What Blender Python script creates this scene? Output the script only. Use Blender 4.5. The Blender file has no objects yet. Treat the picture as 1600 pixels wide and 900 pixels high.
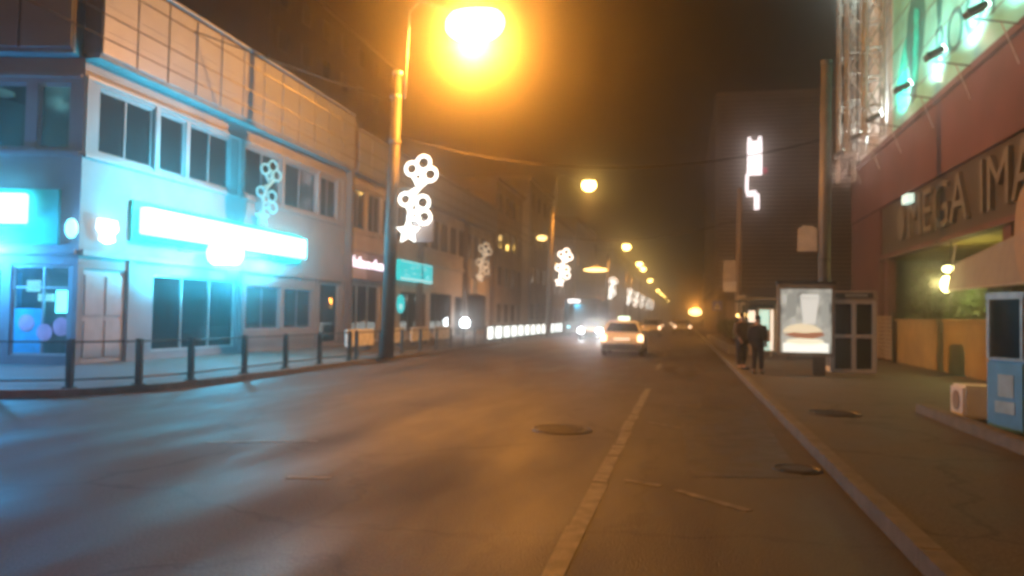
import bpy, bmesh, math, random
from mathutils import Vector, Matrix
random.seed(7)
R = math.radians
D = bpy.data
SC = bpy.context.scene
COL = SC.collection

# ------------------------------------------------------------------ camera, sky, exposure
cd = D.cameras.new('camera'); cam = D.objects.new('camera', cd); COL.objects.link(cam); SC.camera = cam
cd.sensor_width = 36; cd.lens = 27; cd.clip_start = 0.05; cd.clip_end = 3000
PITCH, YAW, ROLL = R(2.0196), R(12.6173), R(1.0)
cam.matrix_world = (Matrix.Translation((0, 0, 1.6)) @ Matrix.Rotation(YAW, 4, 'Z') @ Matrix.Rotation(R(90) + PITCH, 4, 'X') @ Matrix.Rotation(ROLL, 4, 'Z'))
cd.dof.use_dof = True; cd.dof.focus_distance = 1.0; cd.dof.aperture_fstop = 5.6     # hand-held phone, focus missed

w = D.worlds.new('World'); SC.world = w; w.use_nodes = True
nt = w.node_tree; bg = nt.nodes['Background']
sky = nt.nodes.new('ShaderNodeTexSky'); sky.sky_type = 'NISHITA'; sky.sun_disc = False
sky.sun_elevation = R(-5); sky.sun_rotation = R(200)
mixn = nt.nodes.new('ShaderNodeMixRGB'); mixn.inputs[0].default_value = 0.96
nt.links.new(sky.outputs[0], mixn.inputs[1]); mixn.inputs[2].default_value = (0.07, 0.045, 0.03, 1)
nt.links.new(mixn.outputs[0], bg.inputs[0]); bg.inputs[1].default_value = 0.05

SC.view_settings.view_transform = 'Standard'; SC.view_settings.look = 'None'
SC.view_settings.exposure = -0.2; SC.view_settings.gamma = 1.0
SC.cycles.use_denoising = True
SC.cycles.max_bounces = 6; SC.cycles.diffuse_bounces = 3; SC.cycles.glossy_bounces = 3
SC.cycles.transparent_max_bounces = 8; SC.cycles.volume_bounces = 1
SC.cycles.sample_clamp_indirect = 4.0
SC.cycles.caustics_reflective = False; SC.cycles.caustics_refractive = False

HAZE_DENSITY, HAZE_G = 0.008, 0.955
SODIUM = (1.0, 0.35, 0.04)
LAMP_W = 11500

# ------------------------------------------------------------------ materials
def mat(name, col, rough=0.7, metal=0.0, var=0.25, scale=3.0, bump=0.0, bscale=40.0, spec=0.5, rvar=0.0, stretch=None):
    m = D.materials.new(name); m.use_nodes = True; n = m.node_tree.nodes; l = m.node_tree.links
    b = n['Principled BSDF']; b.inputs['Metallic'].default_value = metal; b.inputs['Roughness'].default_value = rough
    b.inputs['Specular IOR Level'].default_value = spec
    tc = n.new('ShaderNodeTexCoord'); mp = n.new('ShaderNodeMapping'); l.new(tc.outputs['Object'], mp.inputs[0])
    if stretch: mp.inputs['Scale'].default_value = stretch
    nz = n.new('ShaderNodeTexNoise'); nz.inputs['Scale'].default_value = scale; nz.inputs['Detail'].default_value = 6
    l.new(mp.outputs[0], nz.inputs['Vector'])
    rp = n.new('ShaderNodeValToRGB'); rp.color_ramp.elements[0].position = 0.3; rp.color_ramp.elements[1].position = 0.7
    rp.color_ramp.elements[0].color = (*[c * (1 - var) for c in col], 1); rp.color_ramp.elements[1].color = (*[min(1, c * (1 + var)) for c in col], 1)
    l.new(nz.outputs['Fac'], rp.inputs[0]); l.new(rp.outputs[0], b.inputs['Base Color'])
    if rvar:
        mr = n.new('ShaderNodeMapRange'); mr.inputs['From Min'].default_value = 0.3; mr.inputs['From Max'].default_value = 0.7
        mr.inputs['To Min'].default_value = rough - rvar; mr.inputs['To Max'].default_value = rough + rvar
        l.new(nz.outputs['Fac'], mr.inputs['Value']); l.new(mr.outputs[0], b.inputs['Roughness'])
    if bump:
        n2 = n.new('ShaderNodeTexNoise'); n2.inputs['Scale'].default_value = bscale; n2.inputs['Detail'].default_value = 4
        l.new(mp.outputs[0], n2.inputs['Vector']); bp = n.new('ShaderNodeBump'); bp.inputs['Strength'].default_value = bump; bp.inputs['Distance'].default_value = 0.02
        l.new(n2.outputs['Fac'], bp.inputs['Height']); l.new(bp.outputs[0], b.inputs['Normal'])
    return m

def emit(name, col, s):
    m = D.materials.new(name); m.use_nodes = True; b = m.node_tree.nodes['Principled BSDF']
    b.inputs['Base Color'].default_value = (*[min(1, c) for c in col], 1)
    b.inputs['Emission Color'].default_value = (*col, 1); b.inputs['Emission Strength'].default_value = s
    return m

def glass(name, tint=(0.5, 0.6, 0.62), through=0.55, rough=0.06):
    m = D.materials.new(name); m.use_nodes = True; n = m.node_tree.nodes; l = m.node_tree.links
    n.remove(n['Principled BSDF']); out = n['Material Output']
    t = n.new('ShaderNodeBsdfTransparent'); t.inputs[0].default_value = (*tint, 1)
    g = n.new('ShaderNodeBsdfGlossy'); g.inputs['Roughness'].default_value = rough
    d = n.new('ShaderNodeBsdfDiffuse'); d.inputs[0].default_value = (0.03, 0.035, 0.04, 1)
    fr = n.new('ShaderNodeFresnel'); fr.inputs[0].default_value = 1.6
    m1 = n.new('ShaderNodeMixShader'); m1.inputs[0].default_value = through; l.new(d.outputs[0], m1.inputs[1]); l.new(t.outputs[0], m1.inputs[2])
    m2 = n.new('ShaderNodeMixShader'); l.new(fr.outputs[0], m2.inputs[0]); l.new(m1.outputs[0], m2.inputs[1]); l.new(g.outputs[0], m2.inputs[2])
    l.new(m2.outputs[0], out.inputs[0]); return m

M = dict(
    asphalt=mat('asphalt', (0.050, 0.043, 0.037), 0.62, var=0.45, scale=0.7, bump=0.5, bscale=60, spec=0.4, rvar=0.17, stretch=(1.4, 0.35, 1)),
    paving=mat('paving', (0.075, 0.066, 0.056), 0.72, var=0.25, scale=1.3, bump=0.4, bscale=35, rvar=0.1),
    ground=mat('ground_dirt', (0.06, 0.055, 0.05), 0.9),
    kerb=mat('kerb_stone', (0.135, 0.125, 0.11), 0.8, scale=5, bump=0.3),
    paint=mat('road_paint', (0.155, 0.145, 0.13), 0.6, var=0.55, scale=6, bump=0.3),
    patch=mat('tar_patch', (0.044, 0.042, 0.04), 0.52, var=0.3, bump=0.5, bscale=60, rvar=0.14),
    iron=mat('cast_iron', (0.042, 0.036, 0.031), 0.5, metal=0.15, scale=30, bump=0.6, bscale=25),
    plaster=mat('grey_plaster', (0.19, 0.19, 0.21), 0.75, var=0.16, scale=0.9, bump=0.2, bscale=25),
    plaster2=mat('pale_plaster', (0.38, 0.34, 0.30), 0.8, var=0.2, scale=0.8, bump=0.2, bscale=25),
    tanwall=mat('tan_wall', (0.30, 0.24, 0.18), 0.85, var=0.25, scale=0.6),
    darkwall=mat('dark_wall', (0.12, 0.10, 0.09), 0.85, var=0.25, scale=0.6),
    cream=mat('cream_panel', (0.19, 0.21, 0.25), 0.45, var=0.1, scale=1.2, spec=0.4),
    seam=mat('seam_dark', (0.06, 0.055, 0.055), 0.8),
    soffit=mat('soffit_grey', (0.13, 0.13, 0.14), 0.8),
    alu=mat('aluminium', (0.5, 0.5, 0.5), 0.45, metal=0.6, var=0.1),
    winframe=mat('window_frame_white', (0.20, 0.20, 0.22), 0.5, var=0.1),
    darkmetal=mat('dark_metal', (0.05, 0.055, 0.06), 0.5, metal=0.3),
    steel=mat('galvanised_steel', (0.34, 0.33, 0.31), 0.5, metal=0.5, scale=8),
    mast=mat('mast_paint', (0.10, 0.095, 0.09), 0.55, metal=0.1, scale=4),
    rail=mat('railing_paint', (0.035, 0.05, 0.055), 0.55),
    curtain=mat('curtain_cloth', (0.40, 0.38, 0.42), 0.9, var=0.25, scale=1, stretch=(1, 9, 0.3)),
    room=mat('room_wall', (0.35, 0.33, 0.34), 0.9),
    glass=glass('window_glass'), shopglass=glass('shop_glass', (0.8, 0.9, 0.92), 0.8, 0.03),
    darkglass=mat('dark_glass', (0.012, 0.014, 0.016), 0.08, var=0.1, spec=0.7),
    lilac=mat('lilac_board', (0.20, 0.15, 0.19), 0.6, var=0.15), lilac2=mat('lilac_board_pale', (0.42, 0.38, 0.46), 0.6, var=0.15),
    greenboard=mat('green_board', (0.02, 0.42, 0.34), 0.5, var=0.1),
    whitepaint=mat('white_paint', (0.72, 0.72, 0.74), 0.5, var=0.1), greypanel=mat('grey_panel', (0.30, 0.30, 0.34), 0.6, var=0.12),
    barrier=mat('white_barrier', (0.75, 0.75, 0.72), 0.7, var=0.25, scale=4),
    redwall=mat('red_wall', (0.10, 0.042, 0.04), 0.85, var=0.22, scale=0.7, bump=0.15, bscale=20),
    signband=mat('sign_band', (0.05, 0.04, 0.028), 0.7, var=0.2), letter=mat('sign_letter', (0.13, 0.12, 0.095), 0.6, var=0.15),
    teal=mat('teal_banner', (0.20, 0.62, 0.54), 0.7, var=0.25, scale=0.5, stretch=(1, 1, 2)), tealdark=mat('teal_dark', (0.04, 0.20, 0.19), 0.7),
    tealvivid=mat('teal_vivid', (0.02, 0.62, 0.52), 0.7), greybanner=mat('grey_banner', (0.52, 0.53, 0.52), 0.75, var=0.2, scale=0.5),
    ochre=mat('ochre_wall', (0.29, 0.20, 0.07), 0.85, var=0.22, scale=1.2, bump=0.2), canvas=mat('white_canvas', (0.20, 0.195, 0.185), 0.85, var=0.15),
    beige=mat('beige_board', (0.28, 0.21, 0.15), 0.7, var=0.1),
    louvre=mat('louvre_bronze', (0.30, 0.27, 0.22), 0.6, metal=0.1, var=0.2, scale=0.4), louvreback=mat('louvre_back', (0.03, 0.026, 0.022), 0.9),
    blue=mat('blue_plastic', (0.12, 0.34, 0.62), 0.4, var=0.15), bluepale=mat('pale_blue_label', (0.36, 0.52, 0.62), 0.5),
    carwhite=mat('car_white', (0.66, 0.64, 0.60), 0.28, var=0.04), cardark=mat('car_dark', (0.03, 0.035, 0.045), 0.25), carsilver=mat('car_silver', (0.4, 0.4, 0.4), 0.3, metal=0.5),
    rubber=mat('rubber', (0.02, 0.02, 0.02), 0.85), rim=mat('wheel_rim', (0.35, 0.35, 0.35), 0.4, metal=0.7), trim=mat('black_trim', (0.025, 0.025, 0.027), 0.5),
    leaf=mat('leaf', (0.06, 0.085, 0.025), 0.6, var=0.5, scale=6), bark=mat('bark', (0.10, 0.075, 0.05), 0.9),
    skin=mat('skin', (0.45, 0.28, 0.20), 0.6, var=0.08), coat=mat('dark_coat', (0.016, 0.016, 0.02), 0.85), jacket=mat('brown_jacket', (0.10, 0.075, 0.055), 0.85),
    trousers=mat('dark_trousers', (0.022, 0.022, 0.028), 0.9), hair=mat('dark_hair', (0.02, 0.015, 0.012), 0.7), shoe=mat('shoe', (0.02, 0.018, 0.016), 0.6),
    signblue=mat('sign_blue', (0.03, 0.10, 0.5), 0.5), signwhite=mat('sign_white', (0.72, 0.70, 0.66), 0.55, var=0.1), signpaper=mat('sign_paper', (0.50, 0.44, 0.36), 0.7, var=0.15),
    wire=mat('wire', (0.04, 0.035, 0.03), 0.5, metal=0.4), pink=mat('pink_decal', (0.62, 0.36, 0.52), 0.6), posterblue=mat('poster_blue', (0.03, 0.45, 0.75), 0.6),
    E_bowl=emit('sodium_bowl', (1, 0.6, 0.14), 30), E_far=emit('sodium_far', (1, 0.62, 0.2), 7), E_cyan=emit('cyan_sign_light', (0.12, 0.75, 1.0), 13), E_white=emit('white_sign_light', (0.75, 0.95, 1.0), 8),
    E_soft=emit('soft_cyan_light', (0.35, 0.9, 1.0), 2.2), E_led=emit('white_led', (1.0, 0.96, 0.86), 4.0), E_dim=emit('dim_led', (0.12, 0.3, 0.34), 0.9), E_dimwarm=emit('dim_warm_led', (0.34, 0.28, 0.2), 2.2),
    E_screen=emit('cyan_screen', (0.0, 0.55, 0.62), 1.3), E_screenpale=emit('cyan_screen_pale', (0.45, 0.95, 1.0), 1.0), E_text=emit('white_text_light', (0.95, 0.85, 1.0), 2.5),
    E_tube=emit('room_tube', (0.55, 0.95, 0.9), 1.3), E_neon=emit('neon_white', (1.0, 0.88, 0.90), 3.0), E_head=emit('headlamp', (0.85, 0.95, 1.0), 32), E_tail=emit('tail_lamp', (1.0, 0.62, 0.35), 5), E_red=emit('red_lamp', (1.0, 0.16, 0.06), 3),
    E_taxi=emit('taxi_lamp', (0.7, 1.0, 0.75), 2.5), E_globe=emit('globe_lamp', (1.0, 0.95, 0.42), 12), E_flood=emit('flood_lens', (0.8, 1.0, 0.92), 20),
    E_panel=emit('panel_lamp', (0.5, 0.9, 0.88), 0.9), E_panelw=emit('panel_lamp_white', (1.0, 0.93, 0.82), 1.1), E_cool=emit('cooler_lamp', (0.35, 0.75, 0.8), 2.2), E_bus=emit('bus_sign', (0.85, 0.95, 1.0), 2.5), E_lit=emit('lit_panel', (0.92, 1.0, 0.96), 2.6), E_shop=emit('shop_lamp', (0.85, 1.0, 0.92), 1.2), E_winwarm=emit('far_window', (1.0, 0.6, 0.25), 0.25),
)

def asphalt_detail(m):
    n = m.node_tree.nodes; l = m.node_tree.links; b = n['Principled BSDF']; src = b.inputs['Base Color'].links[0].from_socket
    tc = n.new('ShaderNodeTexCoord'); g = n.new('ShaderNodeTexNoise'); g.inputs['Scale'].default_value = 55; g.inputs['Detail'].default_value = 2; l.new(tc.outputs['Object'], g.inputs['Vector'])
    wn = n.new('ShaderNodeTexNoise'); wn.inputs['Scale'].default_value = 1.6; wn.inputs['Detail'].default_value = 5; l.new(tc.outputs['Object'], wn.inputs['Vector'])
    av = n.new('ShaderNodeVectorMath'); av.operation = 'MULTIPLY_ADD'; l.new(wn.outputs['Color'], av.inputs[0]); av.inputs[1].default_value = (.9, .9, .9); l.new(tc.outputs['Object'], av.inputs[2])
    vo = n.new('ShaderNodeTexVoronoi'); vo.feature = 'DISTANCE_TO_EDGE'; vo.inputs['Scale'].default_value = .28; l.new(av.outputs[0], vo.inputs['Vector'])
    mr = n.new('ShaderNodeMapRange'); mr.inputs['From Min'].default_value = .004; mr.inputs['From Max'].default_value = .016; mr.inputs['To Min'].default_value = .55; mr.inputs['To Max'].default_value = 1; l.new(vo.outputs['Distance'], mr.inputs['Value'])
    m2 = n.new('ShaderNodeMapRange'); m2.inputs['From Min'].default_value = .3; m2.inputs['From Max'].default_value = .7; m2.inputs['To Min'].default_value = .55; m2.inputs['To Max'].default_value = 1.45; l.new(g.outputs['Fac'], m2.inputs['Value'])
    mu = n.new('ShaderNodeMath'); mu.operation = 'MULTIPLY'; l.new(mr.outputs[0], mu.inputs[0]); l.new(m2.outputs[0], mu.inputs[1])
    vs = n.new('ShaderNodeVectorMath'); vs.operation = 'SCALE'; l.new(src, vs.inputs[0]); l.new(mu.outputs[0], vs.inputs['Scale']); l.new(vs.outputs[0], b.inputs['Base Color'])
for k in ('asphalt', 'paving', 'patch'): asphalt_detail(M[k])

# ------------------------------------------------------------------ mesh helpers
class Fr:            # a facade frame: u runs along it, w outward, z up
    def __init__(s, o, du, n): s.o = Vector((o[0], o[1], 0)); s.du = Vector((*du, 0)).normalized(); s.n = Vector((*n, 0)).normalized()
    def p(s, u, w, z): return s.o + s.du * u + s.n * w + Vector((0, 0, z))
XY = Fr((0, 0), (1, 0), (0, 1))
ROOT = {}

class MB:
    def __init__(s): s.v = []; s.f = []
    def quadbox(s, c):
        b = len(s.v); s.v += [Vector(p) for p in c]
        s.f += [tuple(b + i for i in q) for q in ((0, 3, 2, 1), (4, 5, 6, 7), (0, 1, 5, 4), (1, 2, 6, 5), (2, 3, 7, 6), (3, 0, 4, 7))]; return s
    def box(s, u0, u1, w0, w1, z0, z1, fr=XY):
        return s.quadbox([fr.p(u0, w0, z0), fr.p(u1, w0, z0), fr.p(u1, w1, z0), fr.p(u0, w1, z0), fr.p(u0, w0, z1), fr.p(u1, w0, z1), fr.p(u1, w1, z1), fr.p(u0, w1, z1)])
    def frustum(s, u0, u1, w0, w1, z0, z1, iu0, iu1, iw0, iw1):
        return s.quadbox([(u0, w0, z0), (u1, w0, z0), (u1, w1, z0), (u0, w1, z0), (u0 + iu0, w0 + iw0, z1), (u1 - iu1, w0 + iw0, z1), (u1 - iu1, w1 - iw1, z1), (u0 + iu0, w1 - iw1, z1)])
    def tube(s, pts, r, n=8, closed=False, cap=True):
        pts = [Vector(p) for p in pts]; N = len(pts); b = len(s.v)
        rs = r if isinstance(r, (list, tuple)) else [r] * N
        prev = None
        for i, p in enumerate(pts):
            a = pts[(i - 1) % N] if (closed or i > 0) else p; c = pts[(i + 1) % N] if (closed or i < N - 1) else p
            t = (c - a).normalized()
            if prev is None: prev = t.orthogonal()
            x = (prev - t * prev.dot(t)).normalized(); prev = x; y = t.cross(x)
            for k in range(n):
                an = 2 * math.pi * k / n; s.v.append(p + x * (rs[i] * math.cos(an)) + y * (rs[i] * math.sin(an)))
        for i in range(N if closed else N - 1):
            j = (i + 1) % N
            for k in range(n): s.f.append((b + i * n + k, b + i * n + (k + 1) % n, b + j * n + (k + 1) % n, b + j * n + k))
        if not closed and cap:
            s.f.append(tuple(b + k for k in range(n))[::-1]); s.f.append(tuple(b + (N - 1) * n + k for k in range(n)))
        return s
    def ring(s, c, rad, r, ax_u, ax_v, seg=20, n=6):
        c = Vector(c); a = Vector(ax_u); d = Vector(ax_v)
        return s.tube([c + a * (rad * math.cos(2 * math.pi * i / seg)) + d * (rad * math.sin(2 * math.pi * i / seg)) for i in range(seg)], r, n, closed=True)
    def ball(s, c, rx, ry, rz, seg=16, rings=10, z0=-1, z1=1):
        c = Vector(c); b = len(s.v); t0, t1 = math.asin(z0), math.asin(z1)
        for i in range(rings + 1):
            t = t0 + (t1 - t0) * i / rings
            for k in range(seg):
                a = 2 * math.pi * k / seg; s.v.append(c + Vector((rx * math.cos(t) * math.cos(a), ry * math.cos(t) * math.sin(a), rz * math.sin(t))))
        for i in range(rings):
            for k in range(seg): s.f.append((b + i * seg + k, b + i * seg + (k + 1) % seg, b + (i + 1) * seg + (k + 1) % seg, b + (i + 1) * seg + k))
        s.f.append(tuple(b + k for k in range(seg))[::-1]); s.f.append(tuple(b + rings * seg + k for k in range(seg))); return s
    def prism(s, poly, w0, w1, fr=XY):           # polygon in (u, z), extruded along w
        b = len(s.v); n = len(poly)
        for wv in (w0, w1):
            for (u, z) in poly: s.v.append(fr.p(u, wv, z))
        s.f.append(tuple(range(b, b + n))); s.f.append(tuple(range(b + n, b + 2 * n))[::-1])
        for i in range(n): j = (i + 1) % n; s.f.append((b + i, b + n + i, b + n + j, b + j))
        return s
    def slab(s, poly, z0, z1):                   # polygon in plan
        b = len(s.v); n = len(poly)
        for z in (z0, z1):
            for (x, y) in poly: s.v.append(Vector((x, y, z)))
        s.f.append(tuple(range(b, b + n))[::-1]); s.f.append(tuple(range(b + n, b + 2 * n)))
        for i in range(n): j = (i + 1) % n; s.f.append((b + i, b + j, b + n + j, b + n + i))
        return s
    def wall(s, u0, u1, z0, z1, holes, w0, w1, fr):          # wall with real openings; holes = (u0,u1,z0,z1)
        zs = sorted({z0, z1, *[h[2] for h in holes], *[h[3] for h in holes]}); zs = [z for z in zs if z0 <= z <= z1]
        for a, b in zip(zs, zs[1:]):
            hs = sorted([(h[0], h[1]) for h in holes if h[2] <= a + 1e-6 and h[3] >= b - 1e-6]); u = u0
            for h0, h1 in hs + [(u1, u1)]:
                if h0 - u > 1e-4: s.box(u, h0, w0, w1, a, b, fr)
                u = max(u, h1)
        return s
    def text(s, string, u0, u1, z0, z1, w0, w1, fr, flip=False):
        cu = D.curves.new('lettering', 'FONT'); cu.body = string; cu.extrude = 0.5; o = D.objects.new('lettering', cu); COL.objects.link(o)
        dg = bpy.context.evaluated_depsgraph_get(); me = D.meshes.new_from_object(o.evaluated_get(dg)); D.objects.remove(o)
        xs = [v.co.x for v in me.vertices]; ys = [v.co.y for v in me.vertices]; x0, x1, y0, y1 = min(xs), max(xs), min(ys), max(ys); b = len(s.v)
        for v in me.vertices:
            s.v.append(fr.p(u0 + (u1 - u0) * (v.co.x - x0) / (x1 - x0), w0 + (w1 - w0) * (v.co.z + 0.5), z0 + (z1 - z0) * (v.co.y - y0) / (y1 - y0)))
        for f in me.polygons: s.f.append(tuple(b + i for i in f.vertices))
        return s
    def build(s, name, m, parent=None, bevel=0.0, smooth=False, seg=2):
        o0 = ROOT.get(parent.name, Vector()) if parent else Vector()
        me = D.meshes.new(name); me.from_pydata([v - o0 for v in s.v], [], s.f); me.materials.append(m)
        bm = bmesh.new(); bm.from_mesh(me); bmesh.ops.recalc_face_normals(bm, faces=bm.faces)
        if bevel: bmesh.ops.bevel(bm, geom=[e for e in bm.edges if len(e.link_faces) == 2 and e.calc_face_angle(0) > 0.5], offset=bevel, segments=seg, affect='EDGES', clamp_overlap=True)
        bm.to_mesh(me); bm.free()
        if smooth: me.polygons.foreach_set('use_smooth', [True] * len(me.polygons))
        ob = D.objects.new(name, me); COL.objects.link(ob)
        if parent: ob.parent = parent; ROOT[ob.name] = o0
        return ob

def tag(o, label, cat, group=None, kind=None):
    o['label'] = label; o['category'] = cat
    if group: o['group'] = group
    if kind: o['kind'] = kind
    return o
def thing(name, label, cat, loc=(0, 0, 0), group=None):
    o = D.objects.new(name, None); COL.objects.link(o); o.location = loc; ROOT[o.name] = Vector(loc); o.empty_display_size = 0.2
    return tag(o, label, cat, group)
def structure(name, mb, m): o = mb.build(name, m); o['kind'] = 'structure'; return o
def copy_tree(o, parent=None):
    c = o.copy(); COL.objects.link(c); c.parent = parent
    for ch in list(o.children): copy_tree(ch, c)
    return c
def lamp(name, loc, power, col, parent, size=0.12, kind='POINT', target=None, angle=60, blend=0.6):
    l = D.lights.new(name, kind); l.energy = power; l.color = col; l.shadow_soft_size = size
    o = D.objects.new(name, l); COL.objects.link(o); o0 = ROOT.get(parent.name, Vector()) if parent else Vector(); o.parent = parent
    o.location = Vector(loc) - o0
    if kind == 'SPOT':
        l.spot_size = R(angle); l.spot_blend = blend; d = Vector(target) - Vector(loc); o.rotation_euler = d.to_track_quat('-Z', 'Y').to_euler()
    return o

# ------------------------------------------------------------------ ground, road, pavements
structure('ground', MB().box(-145, 145, -55, 640, -0.5, 0.0 - 0.012), M['ground'])
RX0, RX1 = -9.8, 1.5
structure('road', MB().box(RX0 - 3.5, RX1, -50, 630, -0.2, 0.0), M['asphalt'])
structure('pavement_right', MB().box(RX1 + 0.16, 40, -50, 630, -0.2, 0.12), M['paving'])
left_edge = [(-9.75, 630), (-9.75, 15.0), (-10.0, 13.2), (-10.8, 11.6), (-11.9, 11.0), (-17, 10.1), (-60, 6)]
structure('pavement_left', MB().slab([(x - 0.16, y + (0.05 if x < -10 else 0)) for x, y in left_edge] + [(-60, 630)], -0.2, 0.12), M['paving'])
kr = MB()
for i in range(120):
    y = -20 + i * 1.5; kr.box(RX1, RX1 + 0.15, y + 0.006, y + 1.494, -0.1, 0.135 + random.uniform(-0.004, 0.004))
kr.box(RX1, RX1 + 0.15, 160, 630, -0.1, 0.135)
structure('kerb_right', kr, M['kerb'])
kl = MB()
for (a, b) in zip(left_edge[1:], left_edge[2:]):
    d = (Vector(b) - Vector(a)).normalized(); nrm = (d.y, -d.x); L = (Vector(b) - Vector(a)).length; f = Fr(a, d, nrm); kl.box(0, L, 0.0, 0.15, -0.1, 0.135, f)
for i in range(90):
    y = 15 + i * 1.5; kl.box(-9.9, -9.75, y + 0.006, y + 1.494, -0.1, 0.135 + random.uniform(-0.004, 0.004))
kl.box(-9.9, -9.75, 150, 630, -0.1, 0.135)
structure('kerb_left', kl, M['kerb'])
lm = MB(); y = 2.0
while y < 17.2:
    L = random.uniform(0.5, 1.6)
    lm.slab([(-0.84 + random.uniform(-.02, .02), y), (-0.70 + random.uniform(-.02, .02), y), (-0.70 + random.uniform(-.02, .02), y + L), (-0.84 + random.uniform(-.02, .02), y + L)], 0.001, 0.005); y += L + random.uniform(0.0, 0.08)
for y in (24, 32, 40, 50, 62, 75, 90): lm.box(-0.84, -0.70, y, y + 3.2, 0.001, 0.005)
structure('lane_marking', lm, M['paint'])
sm = MB()
for (a, b, wd) in (((-0.55, 7.65), (-0.2, 7.5), .05), ((-0.05, 7.35), (0.55, 6.75), .05), ((-0.5, 11.9), (0.0, 11.5), .04), ((-5.6, 8.3), (-4.4, 8.8), .05), ((-3.7, 6.8), (-3.3, 6.9), .05)):
    d = (Vector(b) - Vector(a)); sm.box(0, d.length, -wd, wd, 0.001, 0.005, Fr(a, d, (-d.y, d.x)))
structure('worn_marking', sm, M['paint'])
pm = MB()
for (x0, y0, x1, y1) in ((0.1, 8.0, 1.2, 15.0),):
    pm.slab([(x0, y0), (x1, y0 + .3), (x1 + .1, y1), (x0 - .2, y1 - .4)], 0.0005, 0.0035)
structure('road_patch', pm, M['patch'])

def manhole(x, y, z, r, label):
    t = thing('manhole_cover', label, 'manhole', (x, y, z))
    m = MB()
    m.tube([(x, y, z - 0.05), (x, y, z + 0.012)], r, 28); m.build('lid', M['iron'], t)
    g = MB(); g.ring((x, y, z + 0.0), r + 0.05, 0.02, (1, 0, 0), (0, 1, 0), 28, 6); g.build('rim', M['iron'], t)
    g = MB()
    for k in range(-3, 4):
        a = k * r * 0.25; h = math.sqrt(max(0.01, (r * .9) ** 2 - a * a)); g.box(x - h, x + h, y + a - .02, y + a + .02, z + .01, z + .02)
    g.build('tread', M['iron'], t)
manhole(-1.65, 10.75, 0.0, 0.36, 'round manhole cover in the roadway left of the white lane line')
manhole(1.2, 8.75, 0.0, 0.19, 'dark round drain cover in the road against the right kerb')
manhole(2.35, 13.1, 0.12, 0.34, 'dark round cover set in the right pavement')

# ------------------------------------------------------------------ two-storey commercial buildings on the left
FX = -15.2
LF = Fr((FX, 0), (0, 1), (1, 0))                    # u = world Y
th = YAW; EF = Fr((FX, 16.8), (-math.cos(th), -math.sin(th)), (math.sin(th), -math.cos(th)))     # end face looking at the viewer

def window(parent, u0, u1, z0, z1, fr, cols=2, pane='glass', frame='winframe', w=-0.16, ft=0.06, transom=None):
    f = MB(); f.box(u0, u1, w, w + .08, z0, z0 + ft, fr); f.box(u0, u1, w, w + .08, z1 - ft, z1, fr); f.box(u0, u0 + ft, w + .002, w + .082, z0 + ft, z1 - ft, fr); f.box(u1 - ft, u1, w + .002, w + .082, z0 + ft, z1 - ft, fr)
    for k in range(1, cols):
        uc = u0 + (u1 - u0) * k / cols; f.box(uc - ft * .4, uc + ft * .4, w + .003, w + .07, z0 + ft, z1 - ft, fr)
    if transom: f.box(u0 + ft, u1 - ft, w + .005, w + .065, transom - .025, transom + .025, fr)
    wf = f.build('window', M[frame], parent)
    p = MB(); p.box(u0 + .02, u1 - .02, w + .025, w + .04, z0 + .02, z1 - .02, fr); p.build('pane', M[pane], wf)
    return wf

def fascia(parent, u0, u1, fr, step=1.28, z0=8.2, z1=10.6, out=0.45):
    MB().box(u0, u1, -0.3, out - 0.05, z0 + .02, z1 - .02, fr).build('fascia_backing', M['seam'], parent)
    p = MB(); n = max(1, round((u1 - u0) / step)); s = (u1 - u0) / n
    for i in range(n):
        a, b = u0 + i * s + .035, u0 + (i + 1) * s - .035
        for (c, d) in ((z0, z0 + .62), (z0 + .626, z0 + 1.3), (z0 + 1.306, z1 - .1)):
            j = random.uniform(-.006, .006); p.box(a, b, out - .05, out + j, c, d, fr)
    p.build('fascia', M['cream'], parent)
    MB().box(u0, u1, -0.35, out + .06, z1, z1 + .08, fr).build('coping', M['cream'], parent)
    MB().box(u0, u1, -.02, out - .06, z0 - .12, z0 + .02, fr).build('soffit', M['soffit'], parent)

A = thing('commercial_building', 'two storey grey corner building with a cyan lit shop front and cream parapet', 'building', (FX, 16.8, 0.12))
winsA = [(17.35, 19.5), (19.75, 21.0), (21.2, 23.4), (24.3, 26.8), (27.0, 29.8), (30.05, 31.75)]
shopsA = [(19.7, 24.0, .35, 2.62), (24.6, 27.0, .9, 2.5), (27.3, 29.6, .9, 2.5), (30.3, 32.2, .25, 2.85), (17.0, 18.62, .12, 2.62)]
wl = MB(); wl.wall(16.8, 32.6, 0.12, 8.1, [(a, b, 5.72, 7.45) for a, b in winsA] + shopsA, -0.28, 0.0, LF)
holesE = [(.12, 1.72, .35, 2.68), (1.95, 4.2, .35, 2.6), (.35, 1.2, 5.7, 7.4), (1.5, 2.6, 5.7, 7.4), (3.0, 5.0, 5.7, 7.4), (4.6, 8, .4, 2.6)]
wl.wall(.02, 15, 0.12, 8.1, holesE, -0.28, -0.005, EF)
wl.build('wall', M['plaster'], A)
MB().slab([(-15.55, 17.05), (-15.55, 32.4), (-30, 32.4), (-30, 14)], 8.0, 8.1).build('roof', M['soffit'], A)
inr = MB(); inr.slab([(-15.5, 17.1), (-15.5, 32.4), (-20.5, 32.4), (-20.5, 16.0)], 4.3, 4.5); inr.slab([(-15.5, 17.1), (-15.5, 32.4), (-20.5, 32.4), (-20.5, 16.0)], 0.1, 0.2)
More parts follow.
